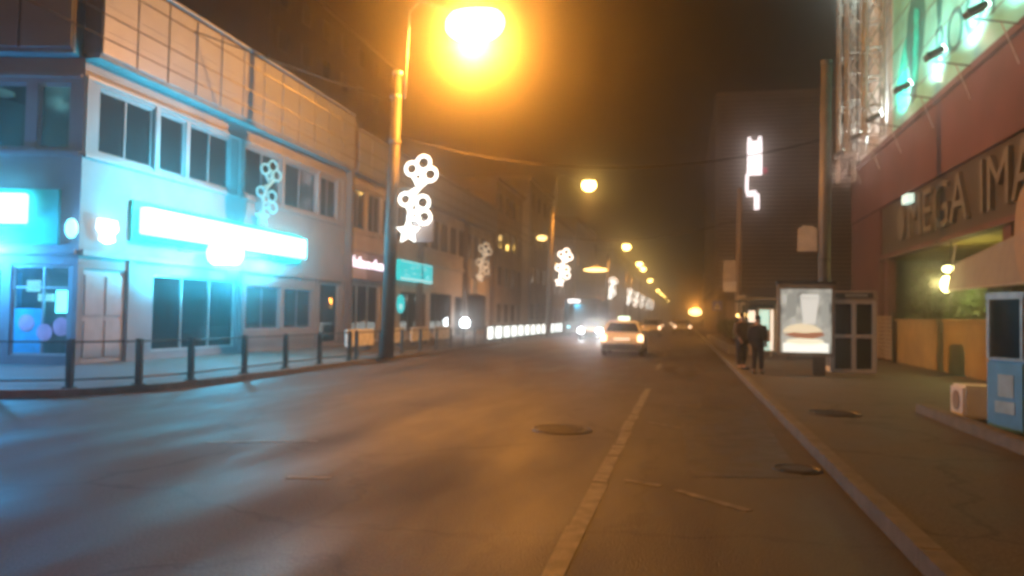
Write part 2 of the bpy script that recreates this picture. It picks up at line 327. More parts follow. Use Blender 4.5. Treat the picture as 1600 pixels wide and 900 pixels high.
inr.box(-20.7, -20.5, 14.0, 32.4, 0.1, 8.0); inr.box(-20.5, -15.5, 32.3, 32.5, 0.1, 8.0); inr.box(-20.5, -15.5, 18.85, 18.95, 0.2, 4.3); inr.box(-20.5, -15.5, 24.2, 24.3, 0.2, 4.3); inr.box(-20.5, -15.5, 23.5, 23.6, 4.5, 8.0)
inr.build('interior_wall', M['room'], A)
for i, (a, b) in enumerate(winsA): window(A, a, b, 5.72, 7.45, LF, 2 if b - a > 1.6 else 1, transom=None)
for (a, b) in ((.35, 1.2), (1.5, 2.6), (3.0, 5.0)): window(A, a, b, 5.7, 7.4, EF, 1)
window(A, 19.7, 24.0, .35, 2.62, LF, 3, 'shopglass', 'alu'); window(A, 24.6, 27.0, .9, 2.5, LF, 2, 'darkglass', 'winframe'); window(A, 27.3, 29.6, .9, 2.5, LF, 2, 'darkglass', 'winframe')
window(A, 30.3, 32.2, .25, 2.85, LF, 1, 'shopglass', 'alu'); window(A, .12, 1.72, .35, 2.68, EF, 2, 'shopglass', 'alu', transom=2.1); window(A, 1.95, 4.2, .35, 2.6, EF, 2, 'shopglass', 'alu'); window(A, 4.6, 8, .4, 2.6, EF, 3, 'darkglass', 'alu')
for i in (2, 3, 4, 5):
    a, b = winsA[i]; MB().box(a + .15, a + (b - a) * .42, -.75, -.70, 5.75, 7.4, LF).build('curtain', M['curtain'], A)
MB().box(18.0, 18.3, -.8, -.75, 5.75, 7.3, LF).build('curtain', M['curtain'], A)
# lit tubes on the upstairs ceiling, ledges, pilasters
for (u, z, wv) in ((18.75, 7.32, -1.9), (20.35, 7.2, -.9), (16.95, 7.3, -2.6)):
    MB().box(u - .28, u + .28, wv - .35, wv, z, z + .12, LF).build('ceiling_tube', M['E_tube'], A)
MB().box(-.4, .35, -1.2, -1.0, 7.1, 7.35, Fr((FX - .9, 16.9), (1, 0), (0, -1))).build('ceiling_tube', M['E_tube'], A)
for u in (18.6, 22.2, 26.5, 30.5): lamp('room_bulb', LF.p(u, -2.5, 7.5), 230, (.45, .95, .95), A, .2)
tr = MB(); tr.box(16.85, 32.5, .003, .07, 5.5, 5.62, LF); tr.box(16.85, 32.5, .003, .06, 7.55, 7.65, LF); tr.box(16.85, 32.5, .003, .10, 2.95, 3.1, LF); tr.box(.05, 14.9, .0, .07, 5.5, 5.62, EF); tr.box(.05, 14.9, .0, .07, 7.55, 7.65, EF); tr.box(.05, 14.9, .0, .1, 2.95, 3.1, EF)
tr.build('ledge', M['winframe'], A)
for u in (16.95, 19.62, 24.0, 26.9, 29.9, 32.3): MB().box(u - .1, u + .1, .004, .05, 5.62, 7.55, LF).build('pilaster', M['plaster'], A)
for u in (18.72, 24.3, 30.0, 32.45): MB().box(u - .13, u + .13, .006, .06, .12, 2.95, LF).build('pilaster', M['plaster'], A)
fascia(A, 16.85, 32.45, LF); fascia(A, .1, 15, EF, step=1.35)
MB().box(17.0, 18.62, -.14, -.06, .14, 2.6, LF).box(17.1, 17.74, -.06, -.03, .3, 1.25, LF).box(17.86, 18.52, -.06, -.03, .3, 1.25, LF).box(17.1, 17.74, -.06, -.03, 1.4, 2.45, LF).box(17.86, 18.52, -.06, -.03, 1.4, 2.45, LF).build('door', M['greypanel'], A)
# shop interiors: shelves, goods, lights
sh = MB()
for z in (.55, 1.05, 1.5, 1.95): sh.box(19.9, 23.8, -1.25, -.85, z, z + .04, LF)
sh.box(21.9, 22.0, -1.25, -.84, .4, 2.5, LF); sh.build('shelf', M['greypanel'], A)
gd = MB(); gd2 = MB()
for z in (.59, 1.09, 1.54, 1.99):
    u = 19.95
    while u < 23.6:
        ww = random.uniform(.06, .2); (gd if random.random() < .6 else gd2).box(u, u + ww, -1.2, -.9, z + .002, z + random.uniform(.12, .36), LF); u += ww + random.uniform(.01, .15)
gd.build('goods', M['posterblue'], A)['kind'] = 'stuff'; gd2.build('goods', M['whitepaint'], A)['kind'] = 'stuff'
for (a, b, z0, z1) in ((19.95, 20.5, 2.2, 2.5), (21.35, 21.8, 2.22, 2.32), (22.1, 22.5, 2.3, 2.5), (20.15, 20.4, 1.85, 1.95), (21.6, 22.15, 1.8, 1.86), (22.2, 22.24, .6, 1.5), (21.2, 22.2, .5, .56)):
    MB().box(a, b, -.82, -.78, z0, z1, LF).build('shelf_lamp', M['E_soft'], A)
MB().box(.55, .95, -.75, -.7, 1.45, 2.05, EF).build('shelf_lamp', M['E_cyan'], A)
MB().box(1.3, 1.65, -.6, -.55, 2.0, 2.3, EF).box(.95, 1.35, -.62, -.57, 1.75, 1.95, EF).build('shelf_lamp', M['E_soft'], A)
MB().box(.2, 1.62, -.9, -.85, 2.15, 2.5, EF).build('blind', M['greypanel'], A)
MB().box(.95, 1.68, -.1, -.09, .4, 1.55, EF).build('poster', M['posterblue'], A)
for (u, z, r) in ((1.32, 1.18, .2), (.85, .95, .2), (.42, 1.1, .22)):
    MB().prism([(u + r * math.cos(k * math.pi / 12), z + r * 1.1 * math.sin(k * math.pi / 12)) for k in range(24)], -.088, -.08, EF).build('decal', M['pink'], A)
MB().box(2.0, 4.1, -.9, -.85, .4, 2.5, EF).build('poster', M['posterblue'], A)
MB().box(30.4, 32.1, -1.4, -1.3, .3, 2.7, LF).build('backdrop_panel', M['greypanel'], A)
MB().box(30.5, 31.3, -.9, -.86, 2.2, 2.5, LF).build('shelf_lamp', M['E_shop'], A)

for u in (20.6, 22.9): lamp('shop_bulb', LF.p(u, -.55, 2.45), 45, (.2, .85, 1), A, .1)
lamp('shop_bulb', EF.p(.9, -1.6, 2.3), 60, (.4, .9, 1), A, .1); lamp('shop_bulb', LF.p(31.3, -.7, 2.6), 25, (.8, 1, .95), A, .1)

# signs of the cyan shop
S2 = thing('shop_sign', 'long white glowing shop sign in the middle of the cyan lit front', 'sign', (FX, 23.5, 3.7))
MB().box(18.85, 28.2, .12, .42, 3.72, 4.48, LF).build('light_box', M['E_cyan'], S2, bevel=.03)
MB().box(18.6, 28.4, .004, .1, 3.5, 4.65, LF).build('backboard', M['greenboard'], S2)
S1 = thing('shop_sign', 'short white glowing shop sign on a green board at the left edge', 'sign', EF.p(2.5, 0, 3.7))
MB().box(1.24, 4.4, .12, .34, 3.72, 4.48, EF).build('light_box', M['E_cyan'], S1, bevel=.03)
MB().box(.5, 4.8, .002, .1, 3.2, 4.62, EF).build('backboard', M['greenboard'], S1)
S3 = thing('blade_sign', 'glowing round emblem hanging under the long white shop sign', 'sign', (FX + .6, 22.0, 3.2))
pts = [(.50 * math.cos(k * math.pi / 16), .38 * math.sin(k * math.pi / 16)) for k in range(32)]
MB().prism([(22.05 + a * .9, 3.42 + b) for a, b in pts], .35, 1.25, LF).build('light_box', M['E_cyan'], S3, bevel=.08)
MB().tube([LF.p(22.05, .2, 3.6), LF.p(22.05, .4, 3.5)], .04).build('bracket', M['alu'], S3)
S3b = thing('shop_floodlight', 'glaring cyan floodlight just left of the hanging round emblem', 'floodlight', (FX + 1.2, 20.9, 3.2))
MB().ball(LF.p(20.75, 1.3, 3.15), .2, .28, .16).build('lens', M['E_cyan'], S3b, smooth=True)
MB().tube([LF.p(20.75, .05, 3.4), LF.p(20.75, 1.0, 3.32)], .03).build('bracket', M['alu'], S3b)
lamp('flood_bulb', LF.p(20.75, 1.3, 2.8), 3600, (0.03, 0.62, 0.86), S3b, .25, 'SPOT', LF.p(20.75, 0, 4.2), 175, .3); lamp('flood_bulb', LF.p(21.3, 1.6, 3.0), 1100, (0.04, 0.55, 0.9), S3b, .25)  # both lights belong to the added floodlight and wash the facade cyan
lamp('sign_tube', LF.p(25.6, .75, 3.5), 2000, (0.03, 0.62, 0.86), S2, .25, 'SPOT', LF.p(25.6, 0, 4.0), 175, .3); lamp('sign_tube', LF.p(19.8, 1.5, 4.9), 2300, (0.03, 0.62, 0.86), S2, .3, 'SPOT', LF.p(20.0, 0, 5.6), 175, .3); lamp('sign_tube', EF.p(2.4, .7, 3.1), 1500, (0.05, 0.42, 1.0), S1, .25)  # free lights added in front of the signs to spread cyan over the walls
S4 = thing('emblem_sign', 'small white glowing shield emblem between the two cyan shop signs', 'sign', (FX, 17.7, 3.3))
MB().prism([(17.35, 3.95), (17.95, 3.95), (18.0, 3.7), (17.85, 3.58), (17.9, 3.4), (17.65, 3.32), (17.42, 3.42), (17.48, 3.56), (17.33, 3.7)], .05, .16, LF).build('light_box', M['E_white'], S4)
S5 = thing('wall_lamp', 'dim round cyan wall lamp on the corner beside the shield emblem', 'lamp', EF.p(.15, .1, 3.6))
MB().ball(EF.p(.12, .15, 3.62), .17, .12, .26).build('globe', M['E_soft'], S5, smooth=True)
MB().box(.02, .2, -.002, .06, 3.5, 3.7, EF).build('bracket', M['alu'], S5)

# ------------------------------------------------------------------ building B
B = thing('commercial_building', 'two storey brownish building with cream parapet beyond the first lamp pole', 'building', (FX, 32.7, 0.12))
winsB = []; u = 33.3
while u < 58.5: winsB.append((u, u + 1.65)); u += 1.95
holesB = [(a, b, 5.6, 7.5) for a, b in winsB] + [(33.0, 36.9, .2, 2.95), (38.2, 39.3, .12, 2.7), (39.9, 44.2, .6, 2.8), (45.0, 49.4, .4, 2.9), (50.2, 52.2, .12, 2.8), (52.8, 58.8, .4, 3.0)]
MB().wall(32.62, 60.2, .12, 8.1, holesB, -.28, -.01, LF).box(60.0, 60.2, -15, -.3, .12, 8.1, LF).build('wall', M['plaster2'], B)
MB().box(32.7, 60, -15, -.3, 8.0, 8.1, LF).build('roof', M['soffit'], B)
inr = MB(); inr.box(32.7, 60, -5, -.3, 4.3, 4.5, LF); inr.box(32.7, 60, -5.2, -5, .1, 8, LF)
for u in (37.4, 44.6, 49.8, 52.5): inr.box(u, u + .1, -5, -.3, .1, 4.3, LF)
inr.build('interior_wall', M['room'], B)
for i, (a, b) in enumerate(winsB):
    window(B, a, b, 5.6, 7.5, LF, 2, 'glass' if i < 5 else 'darkglass')
    if i < 5 and i % 2 == 0: MB().box(a + .2, a + .6, -.7, -.66, 5.6, 7.4, LF).build('curtain', M['curtain'], B)
window(B, 33.0, 36.9, .2, 2.95, LF, 3, 'shopglass', 'alu'); window(B, 39.9, 44.2, .6, 2.8, LF, 3, 'shopglass', 'darkmetal'); window(B, 45.0, 49.4, .4, 2.9, LF, 3, 'shopglass', 'darkmetal'); window(B, 52.8, 58.8, .4, 3.0, LF, 4, 'darkglass', 'darkmetal')
for (a, b) in ((38.2, 39.3), (50.2, 52.2)): MB().box(a, b, -.2, -.1, .14, 2.68, LF).box(a + .15, b - .15, -.1, -.08, 1.0, 2.4, LF).build('door', M['darkglass'], B)
tr = MB(); tr.box(32.8, 60, -.007, .06, 5.4, 5.5, LF); tr.box(32.8, 60, -.007, .06, 7.6, 7.7, LF); tr.box(32.8, 60, -.007, .14, 4.55, 4.75, LF); tr.build('ledge', M['plaster2'], B)
for u in (32.75, 42.6, 52.2, 59.9): MB().box(u - .16, u + .16, -.006, .3, .13, 10.5, LF).build('pilaster', M['darkwall'], B)
fascia(B, 32.95, 60.1, LF, step=1.5, z1=10.1)
MB().box(33.2, 36.7, -1.6, -1.5, .3, 2.8, LF).build('backdrop_panel', M['whitepaint'], B)
for (a, b, z0, z1) in ((33.5, 35.0, 2.3, 2.5), (33.3, 33.6, 1.1, 1.2), (34.3, 34.9, 1.05, 1.2), (36, 36.4, 1.2, 1.25)): MB().box(a, b, -1.0, -.95, z0, z1, LF).build('shelf_lamp', M['E_shop'], B)
md = MB()
for u in (33.6, 34.4, 35.4, 36.2): md.ball(LF.p(u, -.7, 1.55), .1, .1, .14, 10, 6); md.tube([LF.p(u, -.7, .25), LF.p(u, -.7, .9), LF.p(u, -.7, 1.3), LF.p(u, -.7, 1.42)], [.14, .17, .2, .06], 10)
md.build('mannequin', M['curtain'], B)['kind'] = 'stuff'
for (u, z) in ((45.6, 1.5), (47.2, .95), (48.4, 1.3)): MB().box(u, u + .5, -.8, -.75, z, z + .08, LF).build('shelf_lamp', M['E_shop'], B)
dl = thing('display_lamp', 'glaring white lamp at the door of the dark shop left of the bus', 'lamp', (FX + .5, 51, .12))
MB().ball((FX + .5, 51.0, 1.0), .33, .36, .36).build('globe', M['E_head'], dl, smooth=True); MB().tube([(FX + .5, 51, .12), (FX + .5, 51, .7)], .06).build('post', M['darkmetal'], dl)

for u in (33.8, 35.8): lamp('shop_bulb', LF.p(u, -.8, 2.7), 30, (.9, 1, .92), B, .1)
for u in (41, 43, 46.5, 48.5): lamp('shop_bulb', LF.p(u, -1.5, 2.7), 22, (.9, 1, .95), B, .1)
S6 = thing('shop_sign', 'lilac shop fascia with white glowing lettering right of the cyan shop', 'sign', (FX, 34.5, 3.3))
MB().box(32.95, 37.6, .0, .22, 3.15, 4.5, LF).build('board', M['lilac'], S6); MB().box(33.0, 34.6, .22, .26, 3.2, 4.45, LF).build('end_panel', M['lilac2'], S6)
gl = MB(); u = 32.98
for k in range(13):
    if k == 6: u += .18; continue
    h = random.choice((.3, .34, .5)); gl.box(u, u + .12, .262, .31, 3.72, 3.72 + h, LF); gl.box(u + .12, u + .26, .262, .31, 3.72 + random.choice((0, .12, .24)), 3.72 + random.choice((.3, .34)), LF); u += .34
gl.build('lettering', M['E_text'], S6)
S7 = thing('shop_sign', 'bright turquoise lit rectangular sign beyond the first lamp pole', 'sign', (FX, 41.5, 3.4))
MB().box(39.0, 44.4, .05, .3, 3.4, 4.5, LF).build('light_box', M['E_screen'], S7, bevel=.02)
g = MB(); g.box(39.05, 44.35, .302, .32, 3.42, 3.56, LF); g.box(39.05, 44.35, .302, .315, 4.42, 4.47, LF)
for k in range(16):
    u = 39.5 + random.random() * 4.2; z = 3.65 + random.random() * .6; g.box(u, u + random.uniform(.1, .5), .302, .312, z, z + .05, LF)
g.build('lettering', M['E_screenpale'], S7)
S8 = thing('oval_sign', 'small turquoise oval light sign above the doorway', 'sign', (FX, 39.8, 1.6))
MB().prism([(39.75 + .5 * math.cos(k * math.pi / 12), 2.1 + .5 * math.sin(k * math.pi / 12)) for k in range(24)], .02, .12, LF).build('light_box', M['E_screen'], S8)
MB().prism([(39.6 + .22 * math.cos(k * math.pi / 12), 1.95 + .16 * math.sin(k * math.pi / 12)) for k in range(24)], .122, .14, LF).build('emblem', M['E_screenpale'], S8)
S9 = thing('hanging_sign', 'unlit pale board hung on the facade under the dim far flower motif', 'sign', (FX, 55.5, 3.8))
MB().box(53.3, 57.5, .05, .2, 3.1, 4.2, LF).build('board', M['signpaper'], S9); MB().box(53.0, 57.8, .0, .05, 3.0, 4.3, LF).build('frame', M['darkmetal'], S9)

# ------------------------------------------------------------------ buildings further along and behind
def block(name, label, x0, x1, y0, y1, h, m, side, floors, pitch=2.4, roof=None, lit=0.0, win=(1.1, 1.5), maxw=96):
    t = thing(name, label, 'building', ((x0 + x1) / 2, y0, 0.12)); cx = x1 if side > 0 else x0
    fr = Fr((cx, 0), (0, 1), (side, 0)); MB().box(x0, x1, y0, y1, .1, h).build('wall', M[m], t)
    MB().box(x0 - .25, x1 + .25, y0 - .2, y1 + .2, h + .002, h + .3).build('cornice', M[roof or m], t)
    n = max(1, int((y1 - y0) / pitch)); fh = (h - .3) / floors; k = 0
    for f in range(floors):
        for i in range(n):
            if k >= maxw: break
            u = y0 + (i + .5) * (y1 - y0) / n; z = .3 + f * fh + (fh - win[1]) * .45; k += 1
            fm = MB().box(u - win[0] / 2 - .1, u + win[0] / 2 + .1, .003, .08, z - .1, z + win[1] + .1, fr).build('window', M['winframe' if m != 'darkwall' else 'soffit'], t)
            MB().box(u - win[0] / 2, u + win[0] / 2, .08, .1, z, z + win[1], fr).build('pane', M['E_winwarm' if random.random() < lit else 'darkglass'], fm)
    return t
block('apartment_block', 'tall dark block rising behind the cream parapet at top left', -60, -29.6, 50, 75, 27, 'darkwall', 1, 8, 3.2)
block('town_house', 'narrow four storey house after the two storey shops', -28, -15.0, 60.5, 71, 12.5, 'tanwall', 1, 4, 2.6)
t = block('town_house', 'pale town house with a corner column of quoins', -28, -14.4, 71.3, 84, 14.5, 'plaster2', 1, 4, 2.8)
q = MB()
for k in range(28): q.box(71.32, 71.9 - (.18 if k % 2 else 0), .005, .16, .2 + k * .5, .2 + k * .5 + .46, Fr((-14.4, 0), (0, 1), (1, 0)))
q.build('quoin', M['cream'], t)
block('town_house', 'dark wide house opposite the tall louvred tower', -28, -14.8, 84.4, 104, 13, 'darkwall', 1, 4, 2.8, lit=.04)
block('town_house', 'tan house further down the left side beyond the dark wide house', -28, -14.5, 104.4, 128, 15, 'tanwall', 1, 4, 3.0, lit=.04)
block('town_house', 'far pale block on the left side of the street', -28, -14.5, 128.5, 165, 12, 'plaster2', 1, 3, 3.4, lit=.05)
block('town_house', 'far brown block on the left near the vanishing point', -28, -14.5, 165.5, 220, 16, 'tanwall', 1, 4, 4.5, lit=.05)
block('town_house', 'last dark block on the left at the end of the street', -28, -14.5, 221, 330, 13, 'darkwall', 1, 3, 5.5, lit=.05)
block('town_house', 'long low tan block beyond the louvred tower on the right', 6.2, 24, 112, 170, 9, 'tanwall', -1, 2, 4.0, lit=.05)
block('town_house', 'far dark block on the right near the vanishing point', 5.5, 24, 171, 300, 11, 'darkwall', -1, 3, 5.5, lit=.06)
te = thing('town_house', 'broad distant building closing the far end of the street', 'building', (-4, 480, 0)); MB().box(-60, 50, 480, 500, .1, 12).build('wall', M['tanwall'], te); MB().box(-61, 51, 479.6, 500, 12.002, 12.6).build('cornice', M['darkwall'], te)

# louvred tower on the right
T = thing('tower_block', 'tall dark building clad in horizontal louvres with a vertical white sign', 'building', (8.5, 70, .12))
TX, TY, TH = 2.65, 70.0, 21.3
MB().box(TX + .3, 16, TY + .3, 108, .1, TH - .2).build('wall', M['louvreback'], T)
lv = MB(); z = 4.4
while z < TH: lv.box(TX, 16.2, TY, TY + .29, z, z + .2); z += .36
lv.build('louvre_front', M['louvre'], T)
lv = MB(); z = 4.4
while z < TH: lv.box(TX - .01, TX + .29, TY + .31, 108, z, z + .2); z += .36
lv.build('louvre_side', M['louvre'], T)
MB().box(TX - .06, 16.3, TY - .06, 108.1, TH, TH + .35).build('coping', M['louvre'], T)
MB().box(TX - .05, 16.2, TY - .05, 108.1, 3.7, 4.3).build('canopy', M['soffit'], T)
for k in range(7): MB().box(TX + .05, TX + .28, TY + 2 + k * 5.5, TY + 2.5 + k * 5.5, .12, 3.7).build('shopfront_post', M['tanwall'], T)
MB().box(TX - .02, TX + .27, TY - .03, TY + 1.0, .12, 3.69).box(TX + 1.02, TX + 2.2, TY + .1, TY + .28, .13, 3.2).build('corner_pier', M['tanwall'], T)
NS = thing('neon_sign', 'vertical white glowing sign on the louvred tower', 'sign', (5.9, TY, 11))
TF = Fr((0, TY), (1, 0), (0, -1))
MB().box(5.35, 6.55, .05, .3, 14.25, 17.2, TF).build('light_box', M['E_neon'], NS); MB().box(5.38, 5.62, .05, .3, 17.2, 17.55, TF).build('light_tip', M['E_neon'], NS); MB().box(6.25, 6.5, .05, .3, 17.2, 17.6, TF).build('light_tip', M['E_neon'], NS)
MB().box(5.2, 5.42, .05, .3, 12.75, 14.25, TF).box(5.3, 5.8, .05, .29, 12.35, 12.8, TF).box(5.78, 6.1, .05, .28, 12.55, 12.85, TF).build('light_stroke', M['E_neon'], NS)
MB().box(5.95, 6.35, .05, .3, 11.2, 12.55, TF).build('light_stroke', M['E_neon'], NS)
MB().ball(TF.p(6.85, .2, 14.6), .22, .1, .3, 12, 8).build('red_glow_lamp', emit('dim_red', (0.5, 0.03, 0.09), .5), NS, smooth=True)

# ------------------------------------------------------------------ supermarket building on the right
GX = 7.5
RF = Fr((GX, 0), (0, -1), (-1, 0))                  # u = -Y, w toward the street
def ru(y): return -y
G = thing('supermarket_building', 'red walled supermarket with a floodlit billboard above on the right', 'building', (GX, 25, .12))
MB().box(ru(37.8), ru(0), -.3, 0, 6.05, 8.45, RF).build('wall', M['redwall'], G)
MB().box(ru(37.8), ru(32.6), -.32, -.02, .12, 6.0, RF).build('wall', M['redwall'], G)
MB().box(ru(37.8), ru(0), -12, -.32, 8.3, 8.44, RF).box(ru(37.8), ru(37.6), -12, -.33, .12, 8.3, RF).build('roof', M['darkwall'], G)
MB().box(ru(32.6), ru(0), -.34, -.1, 4.15, 6.04, RF).build('sign_band', M['signband'], G)
MB().box(ru(37.82), ru(0), .003, .12, 8.3, 8.5, RF).build('coping', M['redwall'], G)
MB().box(ru(32.6), ru(0), -.34, .06, 3.98, 4.14, RF).build('canopy_edge', M['redwall'], G)
MB().box(ru(32.6), ru(0), -3.2, -.35, 4.0, 4.1, RF).build('soffit', M['ochre'], G)
MB().box(ru(32.6), ru(0), -3.4, -3.2, .12, 4.0, RF).build('back_wall', M['darkwall'], G)
for y in (31.8, 20.5, 14, 8): MB().box(ru(y + .25), ru(y - .25), -.34, -.05, .12, 3.97, RF).build('column', M['redwall'], G)
for y0, y1 in ((18, 20), (15, 17.5), (11, 13.5)):
    f = MB().box(ru(y1), ru(y0), -3.2, -3.1, .3, 3.2, RF).build('window', M['alu'], G); MB().box(ru(y1 - .1), ru(y0 + .1), -3.1, -3.08, .4, 3.1, RF).build('pane', M['darkglass'], f)
for (y, z) in ((20.8, 2.5), (20.2, 2.9)): MB().box(ru(y + .3), ru(y - .3), -2.9, -2.8, z, z + .25, RF).build('ceiling_tube', M['E_cool'], G)
L = thing('shop_sign', 'large dim MEGA IMAGE lettering on the dark band of the red building', 'sign', (GX, 25, 4.3))
let = MB()
for word, ya, yb in (('MEGA', 28.6, 22.95), ('IMAGE', 22.05, 16.2)): let.text(word, ru(ya), ru(yb), 4.45, 5.85, -.1, .02, RF)
let.build('lettering', M['letter'], L)
MB().prism([(ru(29.6) + .42 * math.cos(k * math.pi / 10), 5.1 + .62 * math.sin(k * math.pi / 10)) for k in range(20)], -.098, .0, RF).build('emblem', M['letter'], L)
MB().box(ru(28.55), ru(27.9), .0, .22, 5.62, 5.92, RF).build('spot_lamp', emit('sign_spot', (.7, 1, .9), 1.2), L)

# floodlit billboard
BB = thing('billboard', 'floodlit teal and grey billboard with dark lettering above the supermarket', 'billboard', (GX, 25, 8.5))
MB().box(ru(30.6), ru(4), -.1, .0, 8.62, 16.4, RF).build('banner', M['teal'], BB)
MB().box(ru(36.2), ru(30.65), -.1, .0, 8.62, 17.5, RF).build('banner', M['greybanner'], BB)
fg = MB()
fig = [(0, 0), (.5, .1), (.8, 1.2), (1.25, 1.6), (1.5, 2.8), (1.35, 3.7), (.9, 4.0), (.95, 4.5), (.6, 5.0), (.2, 4.9), (0, 4.4), (.1, 4.0), (-.4, 3.6), (-.6, 2.4), (-.2, 1.4)]
fg.prism([(ru(28.2) + a * 1.05, 9.0 + b * .9) for a, b in fig], .002, .012, RF)
fg.prism([(ru(25.4) + a * .6, 10.6 + b * .75) for a, b in fig], .002, .012, RF)
fg.text('ROOT', ru(25.6), ru(20.6), 9.35, 10.6, .002, .014, RF)
fg.box(ru(22), ru(14), .002, .01, 11.6, 11.8, RF); fg.box(ru(20), ru(14), .002, .01, 12.3, 12.9, RF)
fg.build('artwork', M['tealdark'], BB)
fg = MB(); fg.prism([(ru(30.2), 8.9), (ru(28.6), 8.9), (ru(28.8), 11.6), (ru(30.0), 10.4)], .002, .011, RF); fg.prism([(ru(28.0), 9.6), (ru(27.4), 9.6), (ru(27.3), 11.9), (ru(27.8), 12.2)], .014, .02, RF); fg.build('artwork', M['tealvivid'], BB)
seam = MB()
for k in range(7): seam.box(ru(36.1), ru(4), .013, .02, 9.4 + k * 1.05, 9.43 + k * 1.05, RF)
seam.build('batten', M['soffit'], BB)

def truss(label, y, w, z0, z1, s=.62, lamps=()):
    t = thing('truss_tower', label, 'truss', RF.p(ru(y), w, z0)); m = MB(); r = .05
    cs = [(0, 0), (s, 0), (s, s), (0, s)]
    for (a, b) in cs: m.tube([RF.p(ru(y) + a, w + b, z0), RF.p(ru(y) + a, w + b, z1)], r, 6)
    m.build('upright', M['steel'], t); m = MB(); z = z0; k = 0
    while z < z1 - .3:
        zt = min(z + 1.1, z1)
        for i in range(4):
            a, b = cs[i], cs[(i + 1) % 4]
            if k % 2: a, b = b, a
            m.tube([RF.p(ru(y) + a[0], w + a[1], z), RF.p(ru(y) + b[0], w + b[1], zt)], r * .6, 5); m.tube([RF.p(ru(y) + a[0], w + a[1], z), RF.p(ru(y) + b[0], w + b[1], z)], r * .6, 5)
        z = zt; k += 1
    m.build('lattice', M['steel'], t); return t
truss('tall outermost lattice truss at the far end of the billboard', 36.9, .15, 7.8, 18.2)
truss('lattice truss standing against the grey billboard behind the outermost one', 34.6, .25, 8.6, 16.2)
truss('inner lattice truss where the grey billboard meets the teal one', 31.4, .25, 8.6, 18.0)
for i, (y, wv, z, lab) in enumerate(((34.9, .5, 16.3, 'left lit lamp on top of the truss over the billboard'), (33.1, .5, 16.5, 'right lit lamp on top of the truss over the billboard'), (34.0, .45, 18.0, 'uppermost white lamp over the grey billboard'))):
    t = thing('billboard_lamp', lab, 'lamp', RF.p(ru(y), wv, z)); MB().ball(RF.p(ru(y), wv, z - .15), .34, .42, .22, 12, 8).build('lens', M['E_flood'], t, smooth=True); MB().box(ru(y) - .4, ru(y) + .4, wv - .3, wv + .3, z + .08, z + .2, RF).tube([RF.p(ru(y), wv, z + .1), RF.p(ru(y), .01, z + .1)], .04).build('housing', M['darkmetal'], t)
    lamp('billboard_bulb', RF.p(ru(y), wv + .25, z - .5), 18, (.85, 1, .95), t, .2)
ords = ['farthest', 'second farthest', 'third farthest', 'fourth farthest', 'fifth farthest', 'nearest']
for i, y in enumerate((35.2, 32.0, 29.0, 25.4, 22.3, 19.3)):
    t = thing('floodlight', f'{ords[i]} black floodlight on an arm along the billboard ledge', 'floodlight', RF.p(ru(y), 0, 8.3), 'floodlights below the billboard')
    c = RF.p(ru(y), 1.05, 8.72); fr = Fr((c.x, c.y), (0, -1), (-1, 0))
    hd = MB(); hd.prism([(.14, c.z - .1), (.2, c.z + .05), (-.22, c.z + .24), (-.28, c.z + .1)], -.2, .2, Fr((c.x, c.y), (-1, 0), (0, -1))); hd.build('housing', M['darkmetal'], t, bevel=.02)
    MB().tube([RF.p(ru(y), .121, 8.42), RF.p(ru(y), 1.05, 8.6)], .022, 6).build('arm', M['darkmetal'], t)
    MB().tube([RF.p(ru(y), .5, 8.51), RF.p(ru(y), .125, 7.5)], .015, 6).build('strut', M['steel'], t)
    e = Vector((c.x + .24, c.y, c.z + .26)); MB().quadbox([e + Vector((a, b, d)) for a, b, d in ((-.03, -.16, .0), (.05, -.16, -.14), (.05, .16, -.14), (-.03, .16, .0), (-.02, -.16, .01), (.06, -.16, -.13), (.06, .16, -.13), (-.02, .16, .01))]).build('lens', M['E_flood'], t)
    lamp('spill_bulb', RF.p(ru(y) + .3, 1.0, 8.0), 24, (1, .72, .6), t, .02)  # pink light added under the housing for the glow below the ledge
    lamp('flood_bulb', e + Vector((.06, 0, .05)), 560, (.72, 1.0, .9) if i > 1 else (.95, 1.0, .95), t, .06, 'SPOT', (GX, y + .1, 10.6), 150, .9)

# terrace
TW = thing('terrace_wall', 'low ochre rendered terrace wall in front of the supermarket', 'wall', (GX, 25.5, .12))
MB().box(ru(30.2), ru(20.9), -.5, -.36 + .32, .12, 1.62, RF).build('wall', M['ochre'], TW, bevel=.03); MB().box(ru(30.3), ru(20.8), -.55, .02, 1.622, 1.7, RF).build('coping', M['ochre'], TW)
SP = thing('slatted_panel', 'brown slatted fence panel between phone booth and ochre wall', 'fence', (7.2, 31.5, .12)); g = MB()
for k in range(11): g.box(ru(34.5), ru(30.5), .0, .05, .2 + k * .15, .31 + k * .15, RF)
g.build('slat_panel', M['tanwall'], SP); MB().box(ru(34.6), ru(34.5), -.02, .07, .12, 1.95, RF).box(ru(30.5), ru(30.4), -.02, .07, .12, 1.95, RF).build('post', M['darkmetal'], SP)
AW = thing('canvas_awning', 'white canvas awning drooping over the terrace', 'awning', (GX - .4, 21.5, 2.4))
a0 = []
aw = MB(); n = 12
for k in range(n):
    y0 = 23.6 - k * (6.4 / n); y1 = y0 - 6.4 / n
    f0, f1 = k / n, (k + 1) / n
    aw.quadbox([(GX - .32, y0, 2.52 - .02 * f0), (GX - .32, y1, 2.52 - .02 * f1), (GX - .28, y1, 2.52), (GX - .28, y0, 2.52), (GX - .12, y0, 3.25 + .6 * f0), (GX - .12, y1, 3.25 + .6 * f1), (GX - .08, y1, 3.25 + .6 * f1), (GX - .08, y0, 3.25 + .6 * f0)])
aw.build('canvas', M['canvas'], AW)
